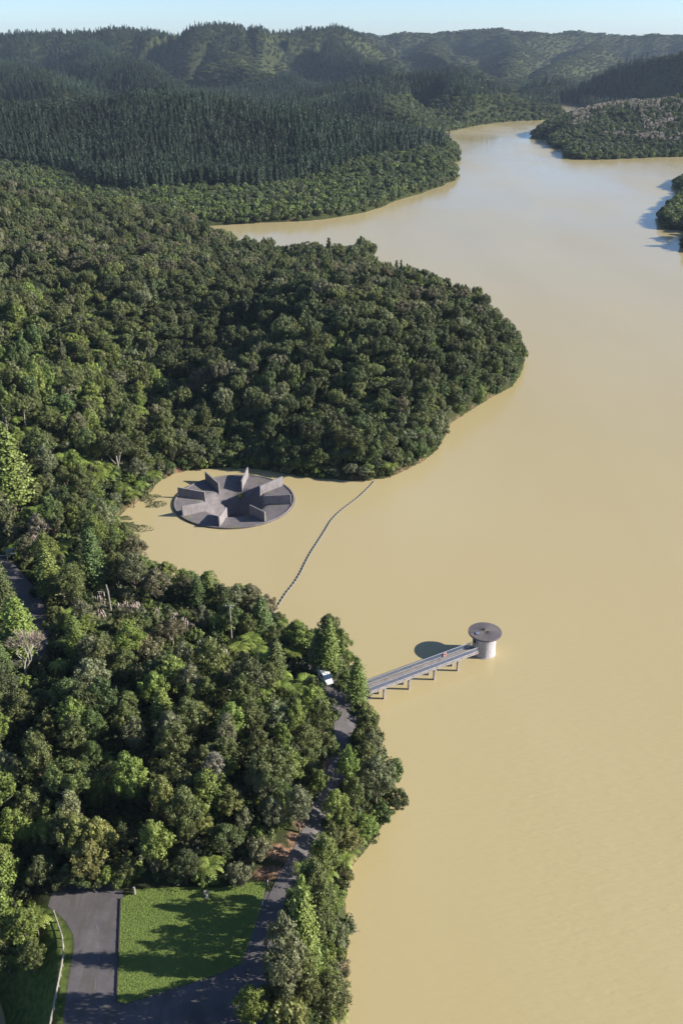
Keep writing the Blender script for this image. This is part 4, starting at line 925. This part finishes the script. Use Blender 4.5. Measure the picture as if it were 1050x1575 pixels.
# near belt
x, y = cells(62, 262, 4.6); h, s_ = tz(x, y); ok = (s_ > .8) & inframe(x, y, h, 110) & clear_ok(x, y, 3.0)
x, y, h, s_ = x[ok], y[ok], h[ok], s_[ok]
HX = np.array([p['x'] for p in placed]); HY = np.array([p['y'] for p in placed]); HR = np.array([NEAR[p['kind']][0][2]*p['sx'] for p in placed])
CH_small = W(190, 930, 11)[:2]
for i in range(len(x)):
    dd = np.hypot(HX-x[i], HY-y[i]); 
    if (dd < HR*.62+1.2).any(): continue
    if in_opening(x[i], y[i]): continue
    u, v, d = proj(x[i], y[i], h[i]+6); c = fbm(np.array([x[i]/22]), np.array([y[i]/22]), 2)[0]; r = R.random()
    edge = s_[i] < 5
    knoll = (150 < u < 320 and 890 < v < 1010); bowl = (330 < u < 470 and 920 < v < 1080); lefth = (u < 260 and 640 < v < 860)
    if edge: kind = 'shrub' if r < .6 else ('round' if r < .9 else 'fern')
    elif knoll: kind = 'shrub' if r < .85 else 'round'
    elif lefth and not edge: kind = 'fern' if r < .26 else 'round' if r < .6 else 'column' if r < .72 else 'shrub'
    elif bowl: kind = 'fern' if r < .45 else ('shrub' if r < .5 else 'round')
    else: kind = 'round' if r < .52 else 'column' if r < .66 else 'dome' if r < .76 else 'shrub' if r < .84 else 'fern' if r < .93 else 'conifer'
    if edge and d > 235: kind = 'round' if r < .6 else 'shrub'
    q = R.random()+(c-.4)*.7
    if kind == 'fern': tone = 'fern'
    elif kind == 'conifer': tone = 'conifer'
    elif knoll: tone = 'brown' if q < .3 else 'grey' if q < .5 else 'olive' if q < .8 else 'yellow'
    elif v > 1060: tone = 'olive' if q < .38 else 'deep' if q < .55 else 'dark' if q < .66 else 'bright' if q < .86 else 'grey' if q < .94 else 'yellow'
    else: tone = 'olive' if q < .36 else 'bright' if q < .58 else 'deep' if q < .68 else 'grey' if q < .82 else 'dark' if q < .92 else 'brown'
    sx = R.uniform(.62,1.25); sz = R.uniform(.7,1.35)*(.4+.6*sx)
    if kind == 'column': sz *= .85
    if kind == 'shrub': sx = R.uniform(.7,1.1); sz = sx*R.uniform(.9,1.3)
    if kind == 'conifer': sx *= .85; sz = sx*R.uniform(.65,.85)
    if u > 470 and v > 1050 and kind in ('conifer', 'column'): kind = 'shrub'
    if d < 190 and u > 440 and v < 1075 and v > 900: kind = 'shrub' if kind != 'fern' else kind; sz = min(sz, 1.0)
    if edge: sz = min(sz, .95)
    if 430 < u < 640 and v > 1120:
        kind = kind if kind in ('fern','column') else 'round'; sx = R.uniform(.72,.95)
        if v > 1370 and s_[i] > 3: sx = R.uniform(.85,1.1)
        boost = 1.4 if v > 1370 and s_[i] > 3 else 1.0
        sz = boost*R.uniform(.85,1.3)*(.75 if s_[i] < 2.5 else 1)*(.8 if kind == 'column' else 1)
    if 230 < u < 490 and 158 < y[i] < 215: sz = min(sz, .72 if kind in ('dome','round','column') else .9); kind = 'round' if kind == 'dome' else kind
    add(x[i], y[i], float(h[i])-.2, kind, tone, sx, sz)
# ------------------------------------------------------------------ sort into individuals and the rest
BROAD = ('round','dome','column','shrub')
for p in placed:
    u, v, d = proj(p['x'], p['y'], p['z']+4); p['u'], p['v'], p['d'] = u, v, d; Rr = NEAR[p['kind']][0][2]*p['sx']; p['size'] = Rr*NEAR[p['kind']][0][3]*p['sz']*(F/d)**2
    p['in'] = (-30 < u < 1080) and v < 1620
landmarks = [('the white van', *hit(499,1045)[:2]), ('the footbridge landing', *W(566,1061,3)[:2]), ('the round spillway', SPC[0], SPC[1]), ('the lawn', *W(300,1450,8)[:2]), ('the driveway fence', *W(92,1480,8)[:2]),
 ('the notice board', *hit(16,862)[:2]), ('the utility pole', *hit(357,990)[:2]), ('the pale post', *hit(172,944)[:2]), ('the leafless tree', *hit(32,1010,5)[:2]), ('the lawn stump', *W(207,1375,8)[:2]),
 ('the road bend', *hit(480,1285)[:2]), ('the float line end', bx[-1], by[-1]), ('the bare orange bank', *hit(432,1312)[:2])]
labels_used = {}
def where(p):
    ds = [(math.hypot(p['x']-a, p['y']-b), n, a, b) for n, a, b in landmarks]; d, n, a, b = min(ds); dx, dy = p['x']-a, p['y']-b
    an = math.degrees(math.atan2(dy, dx)) % 360
    w = ['right of','behind and right of','behind','behind and left of','left of','in front and left of','in front of','in front and right of'][int(((an+22.5) % 360)//45)]
    if d < 1.5: return "right beside "+n
    return "%d metres %s %s" % (round(d), w, n)
SHAPE = {'round':'rounded tree','dome':'flat-topped tree','column':'narrow tree','shrub':'bushy shrub','fern':'tree fern','conifer':'pointed conifer'}
NAME = {'round':'broadleaf_tree','dome':'broadleaf_tree','column':'broadleaf_tree','shrub':'shrub','fern':'tree_fern','conifer':'conifer_tree'}
GROUP = {'round':'broadleaf trees in the near bush','dome':'broadleaf trees in the near bush','column':'broadleaf trees in the near bush','shrub':'shrubs in the near bush','fern':'tree ferns in the near bush','conifer':'conifers in the near bush'}
CAT = {'round':'tree','dome':'tree','column':'tree','shrub':'shrub','fern':'tree fern','conifer':'conifer'}
rest = []
for kinds in (('round','dome','column'), ('shrub',), ('fern',), ('conifer',)):
    ps = sorted([p for p in placed if p['kind'] in kinds], key=lambda p: (not p['in'], -p['size']))
    for i, p in enumerate(ps):
        if i >= 300 or not p['in']: rest.append(p); continue
        lst = NEAR[p['kind']]; cr, tr, _, _ = lst[p['var'] % len(lst)]; k = p['kind']
        e = empty(NAME[k], (p['x'], p['y'], p['z']), p['rot']); e.scale = (p['sx'], p['sx'], p['sz'])
        c = bpy.data.objects.new("crown", cr); sc.collection.objects.link(c); c.parent = e; c["tint"] = p['tint']
        t = bpy.data.objects.new("trunk", tr); sc.collection.objects.link(t); t.parent = e
        h = NEAR[k][0][3]*p['sz']
        sz = 'small ' if h < {'fern':3.6,'shrub':3.0,'conifer':8}.get(k, 7.2) else 'tall ' if h > {'fern':4.8,'shrub':4.2,'conifer':11.5}.get(k, 10) else ''
        sh = SHAPE[k]
        if sz == 'tall ' and k == 'column': sz = ''
        if k == 'shrub': sz = sz.replace('tall ', 'large ')
        lab = "%s%s %s %s" % (sz, TWORD[p['tone']], sh, where(p))
        if lab in labels_used:
            o0 = labels_used[lab][0]; word = 'farther' if p['y'] > o0['y'] else 'nearer'
            labels_used[lab].append(p); lab = lab + ", the %s one" % word
        if len(lab.split()) > 16: lab = lab.replace(', the farther one', ' farther').replace(', the nearer one', ' nearer')
        labels_used.setdefault(lab, []).append(p)
        tag(e, lab, CAT[k], GROUP[k])
def rest_scatter(name, ps, label, cat):
    if not ps: return
    kinds = {'round':[0,1],'dome':[2,3],'column':[4],'shrub':[5],'fern':[6],'conifer':[7]}
    idx = [kinds[p['kind']][p['var'] % len(kinds[p['kind']])] for p in ps]
    scatter(name, "mid_bush", [(p['x'],p['y'],p['z']) for p in ps], idx, [p['rot'] for p in ps], [(p['sx'],p['sx'],p['sz']) for p in ps], [p['tint'] for p in ps], label, cat)
# mid belt: the wooded peninsula and slopes behind it
x, y = cells(262, 660, 5.6); h, s_ = tz(x, y); ok = (s_ > .8) & inframe(x, y, h, 60) & clear_ok(x, y, 3.0); x, y, h, s_ = x[ok], y[ok], h[ok], s_[ok]
ok = vis(x, y, h+12); x, y, h, s_ = x[ok], y[ok], h[ok], s_[ok]
mp = []
for i in range(len(x)):
    u, v, d = proj(x[i], y[i], h[i]+6); c = fbm(np.array([x[i]/40+5]), np.array([y[i]/40]), 2)[0]; r = R.random(); c2 = fbm(np.array([x[i]/18+50]), np.array([y[i]/18]), 2)[0]
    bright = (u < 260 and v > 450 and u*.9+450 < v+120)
    if s_[i] < 5: kind = 'shrub' if r < .3 else 'round' if r < .9 else 'fern'
    elif c2 > .56: kind = 'fern' if r < .45 else 'shrub' if r < .8 else 'round'
    elif bright: kind = 'round' if r < .5 else 'column' if r < .75 else 'shrub' if r < .88 else 'fern'
    else: kind = 'dome' if r < .55 else 'round' if r < .82 else 'column' if r < .90 else 'shrub' if r < .97 else 'conifer'
    q = R.random()+(c-.42)*.9
    if kind == 'fern': tone = 'fern'
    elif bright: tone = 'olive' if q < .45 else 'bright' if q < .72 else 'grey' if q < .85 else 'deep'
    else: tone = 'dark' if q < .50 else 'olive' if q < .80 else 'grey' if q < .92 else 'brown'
    big = fbm(np.array([x[i]/60+9]), np.array([y[i]/60+3]), 2)[0]; sx = R.uniform(.55,1.05)+max(0, min(.55, (big-.36)*2.2))*R.random(); sz = R.uniform(.65,1.5)*(.55+.45*sx)
    if kind == 'fern': sx = R.uniform(.8,1.1)
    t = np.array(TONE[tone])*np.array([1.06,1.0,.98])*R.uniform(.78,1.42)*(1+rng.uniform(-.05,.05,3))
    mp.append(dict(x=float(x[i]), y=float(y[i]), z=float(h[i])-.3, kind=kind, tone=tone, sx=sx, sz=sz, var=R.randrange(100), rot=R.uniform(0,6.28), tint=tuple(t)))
# denser fringe of small trees along the nearer shores
x, y = cells(225, 620, 3.4); h, s_ = tz(x, y); ok = (s_ > .3) & (s_ < 9) & inframe(x, y, h, 40) & clear_ok(x, y, 2.0); x, y, h, s_ = x[ok], y[ok], h[ok], s_[ok]
for i in range(len(x)):
    tone = R.choice(['olive','olive','deep','dark','grey','bright']); sx = R.uniform(.5,.85); t = np.array(TONE[tone])*R.uniform(.8,1.2)
    mp.append(dict(x=float(x[i]), y=float(y[i]), z=float(h[i])-.5, kind='round', tone=tone, sx=sx, sz=sx*R.uniform(.7,1.0), var=R.randrange(100), rot=R.uniform(0,6.28), tint=tuple(t)))
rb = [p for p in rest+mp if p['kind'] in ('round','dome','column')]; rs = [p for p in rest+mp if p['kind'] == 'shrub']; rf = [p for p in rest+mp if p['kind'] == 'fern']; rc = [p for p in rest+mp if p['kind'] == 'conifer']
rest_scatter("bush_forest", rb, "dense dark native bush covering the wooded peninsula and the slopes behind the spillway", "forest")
rest_scatter("understory_shrubs", rs, "low shrubs filling gaps and fringing the shore of the wooded peninsula", "shrubs")
rest_scatter("distant_tree_ferns", rf, "light green tree ferns scattered through the bush on the wooded peninsula", "tree ferns")
rest_scatter("scattered_conifers", rc, "a few pointed conifers scattered through the bush of the wooded peninsula", "conifers")
# undergrowth below the near trees
x, y = cells(62, 300, 2.3); h, s_ = tz(x, y); ok = (s_ > .15) & inframe(x, y, h, 60) & clear_ok(x, y, .7); 
ok &= ~((y < 92) & (x < -42)); 
bb = np.interp(0, [0], [0]); keep = np.ones(len(x), bool)
for px, py, ra, rb_ in bare_spots[:4]+bare_spots[7:]:
    bx_, by_, _ = hit(px, py); keep &= ~((((x-bx_)/ra)**2+((y-by_)/rb_)**2) < 1.0)
ok &= keep
x, y, h = x[ok], y[ok], h[ok]; n = len(x); tn = rng.choice(['olive','deep','bright','dark','grey'], n, p=[.35,.2,.2,.15,.1]); sc_ = rng.uniform(.6,1.15,n)
scatter("undergrowth", "shrubs", np.stack([x,y,h-.1],1), rng.randint(0,3,n), rng.uniform(0,6.28,n), np.stack([sc_,sc_,sc_*rng.uniform(.8,1.3,n)],1), np.array([TONE[t] for t in tn])*rng.uniform(.7,1.1,(n,1)), "tangled low undergrowth covering the ground beneath the near trees", "undergrowth")
# shrubs closing the gaps in the middle distance, and the leafy fringe along every shore
x, y = cells(262, 640, 3.6); h, s_ = tz(x, y); ok = (s_ > .3) & inframe(x, y, h, 40) & clear_ok(x, y, 1.5); x, y, h, s_ = x[ok], y[ok], h[ok], s_[ok]
ok = vis(x, y, h+6); x, y, h, s_ = x[ok], y[ok], h[ok], s_[ok]
x2, y2 = cells(640, 1750, 4.6); h2, s2 = tz(x2, y2); ok = (s2 > .2) & (s2 < 9) & inframe(x2, y2, h2, 20); x = np.r_[x, x2[ok]]; y = np.r_[y, y2[ok]]; h = np.r_[h, h2[ok]]
n = len(x); tn = rng.choice(['olive','deep','bright','dark','grey'], n, p=[.35,.2,.13,.22,.1]); sc_ = rng.uniform(.9,1.7,n)*np.where(y > 640, 1.35, 1)
scatter("shore_fringe", "shrubs", np.stack([x,y,h-.1],1), rng.randint(0,3,n), rng.uniform(0,6.28,n), np.stack([sc_,sc_,sc_*rng.uniform(.9,1.5,n)],1), np.array([TONE[t] for t in tn])*rng.uniform(.8,1.1,(n,1)), "low leafy fringe filling the shores and gaps of the distant bush", "undergrowth")
# far belts
def px_front(u): return np.interp(u, [-200,0,90,150,200,290,400,480,560,640,690,720], [250,250,262,293,299,291,291,276,246,234,222,210])
def far_belt(y0, y1, sp, scb):
    x, y = cells(y0, y1, sp); h, s_ = tz(x, y); ok = (s_ > 1.5) & inframe(x, y, h, 40); x, y, h = x[ok], y[ok], h[ok]
    ok = vis(x, y, h+14); x, y, h = x[ok], y[ok], h[ok]; u, v, d = proj(x, y, h)
    c = fbm(x/170, y/170, 3)
    pine = (v < px_front(u)) & (u < 700) & (y > 780)
    patch = (((u-345)/95)**2+((v-108)/28)**2 < 1) | ((u > 560) & (v < 100) & (y > 2500)) | ((u > 590) & (v > 118+(700-u)*.2) & (y > 1300))
    pine = (pine & ~patch) | ((u > 560) & (u < 800) & (v > 92) & (v < 150) & (c > .36) & (y < 2000)) | ((u > 800) & (y > 1750) & (y < 2600) & (c > .47))
    return x, y, h, pine, c, u, v
fx_, fy_, fh_, fp_, fc_, fs_, fv_, fu_ = [], [], [], [], [], [], [], []
for y0, y1, sp, scb in ((660,1000,5.6,1.0),(1000,1500,6.6,1.05),(1500,2300,9.0,1.25),(2300,3300,11.5,1.6),(3300,4500,14,2.1)):
    x, y, h, pn, c, u, v = far_belt(y0, y1, sp, scb); fx_.append(x); fy_.append(y); fh_.append(h); fp_.append(pn); fc_.append(c); fs_.append(np.full(len(x), scb)); fv_.append(v); fu_.append(u)
X_, Y_, H_, PN, CC, SS, VV, UU = map(np.concatenate, (fx_, fy_, fh_, fp_, fc_, fs_, fv_, fu_))
print("far trees", len(X_), "pines", PN.sum(), "near", len(placed), "mid", len(mp))
# 300 nearest pines are trees of their own, the rest one mass
pi_ = np.where(PN)[0]; size = (F/(Y_[pi_]))*1.0; order = pi_[np.argsort(Y_[pi_])]; first = order[:300]; others = order[300:]
pine_near = [conifer_crown("pine_tree_crown", 300+i, R_, H0_, 1.5, 20, 9, 6, .45, pw, 'needle') for i, (R_, H0_, pw) in enumerate([(2.9,15,.85),(3.2,14,.7),(2.6,16,.95)])]
for k, i in enumerate(first):
    o = bpy.data.objects.new("pine_tree", pine_near[k % 3]); sc.collection.objects.link(o); s1 = R.uniform(.85,1.15)
    o.location = (float(X_[i]), float(Y_[i]), float(H_[i])-.5); o.rotation_euler = (0,0,R.uniform(0,6.28)); o.scale = (s1*.95, s1*.95, s1*R.uniform(.95,1.2))
    o["tint"] = tuple(float(q) for q in np.array(TONE['pine'])*R.uniform(.8,1.25))
    tag(o, "dark pine in the front rows of the plantation above the pale bush across the bay", "pine tree", "pines in the plantation's front rows")
def far_tints(idx, pine):
    n = len(idx); t = np.tile(np.array(TONE['pine']), (n,1)) if pine else None
    if pine: t = t*(.25+1.75*fbm(X_[idx]/70,Y_[idx]/90,3)[:,None])*(.8+.5*(CC[idx][:,None]))*rng.uniform(.85,1.15,(n,1)); 
    else:
        q = rng.rand(n)+(CC[idx]-.42)*1.2; names = np.where(q < .35, 'dark', np.where(q < .62, 'olive', np.where(q < .74, 'grey', np.where(q < .88, 'deep', 'bright'))))
        t = np.array([TONE[a] for a in names])*rng.uniform(.75,1.1,(n,1))
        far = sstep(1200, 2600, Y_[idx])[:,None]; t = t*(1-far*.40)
    return t
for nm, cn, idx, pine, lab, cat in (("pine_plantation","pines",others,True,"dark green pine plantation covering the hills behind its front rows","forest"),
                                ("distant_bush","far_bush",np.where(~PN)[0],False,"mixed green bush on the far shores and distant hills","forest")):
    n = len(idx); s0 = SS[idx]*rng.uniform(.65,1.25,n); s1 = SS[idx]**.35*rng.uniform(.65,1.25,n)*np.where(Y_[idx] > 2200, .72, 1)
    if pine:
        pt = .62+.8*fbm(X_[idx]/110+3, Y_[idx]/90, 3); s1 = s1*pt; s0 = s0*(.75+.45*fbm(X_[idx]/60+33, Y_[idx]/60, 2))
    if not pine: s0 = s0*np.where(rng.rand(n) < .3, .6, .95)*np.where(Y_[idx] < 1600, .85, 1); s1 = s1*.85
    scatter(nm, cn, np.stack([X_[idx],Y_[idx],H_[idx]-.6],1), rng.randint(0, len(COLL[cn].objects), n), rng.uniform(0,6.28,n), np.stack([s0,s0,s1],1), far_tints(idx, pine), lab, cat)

# ------------------------------------------------------------------ leafless trees, dead wood
for px, py, H, seed, nm, lab, m, dep_ in [(34,1006,12.0,5,"bare_tree","leafless pale barked tree with a reddish haze of twigs at the left edge",'pale_bark',6),
   (57,835,8.5,8,"bare_tree","grey leafless tree beside the shaded back road",'pale_bark',5),
   (76,960,5.0,12,"dead_tree","small white dead tree standing left of the knoll beside the dark road",'pale_bark',3),
   (163,795,3.2,15,"dead_tree","bleached dead branches at the water's edge left of the spillway",'pale_bark',4),
   (35,455,7.5,18,"bare_tree","pale limbed bare tree high on the far left slope",'pale_bark',4)]:
    x, y, z = hit(px, py, H*.5); z = max(z, 0); e = empty(nm, (x, y, z)); tag(e, lab, "bare tree")
    a, b = bare_tree(seed, H, .62, dep_, .22 if H > 6 else .13)
    a.build("trunk", M['bone'], e, smooth=True)
    if len(b.v): b.build("twigs", simple("twig", (.36,.29,.23), .9) if nm == "bare_tree" else M['pale_bark'], e)
# driftwood by the water's edge
x, y, z = W(174, 802, .12); o = MB().tube([(-2.2,-.5,0),(0,.1,.15),(2.0,.8,.05)], [.26,.22,.10], 7).tube([(0.2,.1,.1),(1.2,-.5,.3)], [.1,.05], 5).build("driftwood_log", M['pale_bark'], None, (x, y, z), True); tag(o, "bleached driftwood log lying in the shallows left of the spillway", "log")
x, y, z = W(538, 1434, .1); o = MB().tube([(-1,-.3,0),(.5,0,.2),(1.6,.3,.0)], [.14,.12,.05], 6).build("driftwood_log", M['bark'], None, (x, y, z), True); tag(o, "short brown branch in the water off the near bank", "log")
# floating weed beds
for i, (px, py, a, b, lab) in enumerate([(228,766,3.0,1.8,"dark green weed bed nearest the bank left of the spillway"),(238,776,3.0,1.6,"dark green weed bed closest to the spillway rim"),(211,813,3.6,1.7,"oval weed bed alone in the open shallows below the spillway"),(186,797,3.2,1.0,"thin weed bed beside the bleached log"),(196,806,2.4,.8,"narrow brown weed streak beyond the bleached log")]):
    x, y, z = W(px, py, .02); rr = np.random.RandomState(i); n = 420; an = rr.uniform(0,2*PI,n); q = rr.uniform(0,1,n)**.6; cx_ = np.cos(an)*q*a*(1+.3*np.sin(an*3+i)); cy_ = np.sin(an)*q*b*1.8*(1+.3*np.cos(an*2))
    cen = np.stack([cx_, cy_, rr.uniform(.02,.16,n)],1); nor = rr.normal(size=(n,3))*.4+np.array([0,0,1]); nor /= np.linalg.norm(nor,axis=1)[:,None]
    me = leafcloud("weed_bed", cen, nor, rr.uniform(.10,.26,n), rr.rand(n), M['weed'], rr); tag(link("weed_bed", me, None, None, (x, y, z)), lab, "water weed", "weed beds left of the spillway")
# little bush growing in the throat of the spillway
e = empty("spillway_shrub", (SPC[0]+1.2, SPC[1]+5.9, -4.2)); tag(e, "small green shrub rooted in the throat of the round spillway", "shrub")
c = bpy.data.objects.new("crown", NEAR['shrub'][0][0]); sc.collection.objects.link(c); c.parent = e; c.scale = (.38,.38,.8); c.location = (0,0,1.4); c["tint"] = TONE['bright']
MB().tube([(0,.8,-.6),(0,.2,.6),(0,0,2.2)], [.09,.07,.04], 5).build("stem", M['bark'], e)
# plume grass clumps
gm = [grass_clump("blades", 400+i) for i in range(2)]; pm_ = [plume_mesh("plumes", 410+i, 6) for i in range(3)]
WL = {0:'topmost left'}
for i, (px, py) in enumerate(pp):
    x, y, z = hit(px, py+6, 2.0); e = empty("plume_grass", (x, y, z+.2), R.uniform(0,6)); s1 = R.uniform(.75,1.1); e.scale = (s1,s1,s1)
    c = bpy.data.objects.new("blades", gm[i % 2]); sc.collection.objects.link(c); c.parent = e; c["tint"] = (.16,.17,.07)
    c = bpy.data.objects.new("plumes", pm_[i % 3]); sc.collection.objects.link(c); c.parent = e
    grp = 0 if px < 220 else 1 if px < 300 and py < 970 else 2 if px > 300 else 3
    tag(e, ["plume grass clump with pinkish plumes in the row beside the pale post on the knoll","plume grass clump with greyish plumes in the dark hollow right of the knoll","plume grass clump with pink plumes in the patch below the utility pole","solitary plume grass clump standing apart in the lower bush"][grp] if grp < 3 else ["solitary pink plume grass clump low in the bush below the knoll","solitary plume grass clump halfway between knoll and utility pole"][i % 2], "plume grass", ["plume grass row on the knoll","plume grass in the dark hollow","plume grass below the utility pole",None][grp])
# far right hillside plume grass
coll("plume", [loose("x", pm_[0]), loose("x", pm_[1])])
n = 1500; u = rng.uniform(860, 1060, n); D = rng.uniform(1110, 1440, n); xw = (u-525)/F*(D*cP+CAM_H*sP); hz, ss = tz(xw, D); uu, vv, _ = proj(xw, D, hz+6)
q = fbm(xw/35, D/35, 3); ok = (ss > 25) & (q > .45) & (uu > 880) & (vv > 150) & (vv < 216) & (np.abs((vv-150)-(uu-900)*.12-18) < 34); xw, D, hz = xw[ok], D[ok], hz[ok]; n = len(xw)
if n: scatter("far_plume_grass", "plume", np.stack([xw, D, hz+4.2],1), rng.randint(0,2,n), rng.uniform(0,6,n), np.tile([[2.0,2.0,1.0]],(n,1)), np.ones((n,3)), "pale plume grass sprinkled over the headland on the far right shore", "plume grass")
# grass blades on the lawn and verge
rl = np.random.RandomState(3); bb_ = LAWN.min(0), LAWN.max(0); n = 16000; x = rl.uniform(bb_[0][0]-4, bb_[1][0], n); y = rl.uniform(bb_[0][1], bb_[1][1], n); s_ = sdf(LAWN, x, y)
def tuft(name, seed, n=9, L=.09):
    r = np.random.RandomState(seed); V = []; Fq = []; Va = []
    for k in range(n):
        a = r.uniform(0,6.28); o = np.array([r.uniform(-.12,.12), r.uniform(-.12,.12), 0]); d_ = np.array([math.cos(a),math.sin(a),0])*.06; s2 = np.array([-d_[1],d_[0],0])*.45; b = len(V); h = L*r.uniform(.5,1)
        V += [o-s2, o+s2, o+s2*.3+d_+np.array([0,0,h]), o-s2*.3+d_+np.array([0,0,h])]; Fq.append((b,b+1,b+2,b+3)); Va.append(.40+.2*r.rand())
    return fastmesh(name, V, Fq, M['leaf'], Va)
coll("grass_tufts", [loose("x", tuft("tuft", 500+i)) for i in range(2)])
ok = s_ > .15; x, y = x[ok], y[ok]; n = len(x)
scatter("lawn_grass", "grass_tufts", np.stack([x,y,np.full(n,8.03)],1), rl.randint(0,2,n), rl.uniform(0,6.28,n), np.ones((n,3))*rl.uniform(.4,.9,(n,1)), np.array([(.155,.212,.050)])*rl.uniform(.95,1.05,(n,1)), "short bright green grass of the fenced lawn", "grass")

# ------------------------------------------------------------------ haze
mh = bpy.data.materials.new("haze_air"); mh.use_nodes = True; N = mh.node_tree.nodes; N.remove(N["Principled BSDF"])
pv = N.new("ShaderNodeVolumePrincipled"); pv.inputs["Color"].default_value = (.62,.78,1.0,1); pv.inputs["Density"].default_value = HAZE_DENSITY; pv.inputs["Anisotropy"].default_value = .1
mh.node_tree.links.new(pv.outputs[0], N["Material Output"].inputs["Volume"])
zt = float(GZ.max())+40
hz_ = MB().box((0, 0, (zt-30)/2), (14000, 14000, zt+30)).build("haze", mh); tag(hz_, "thin blue air lying over the lake and the distant hills", "haze", None, "stuff")
print("haze top", zt)
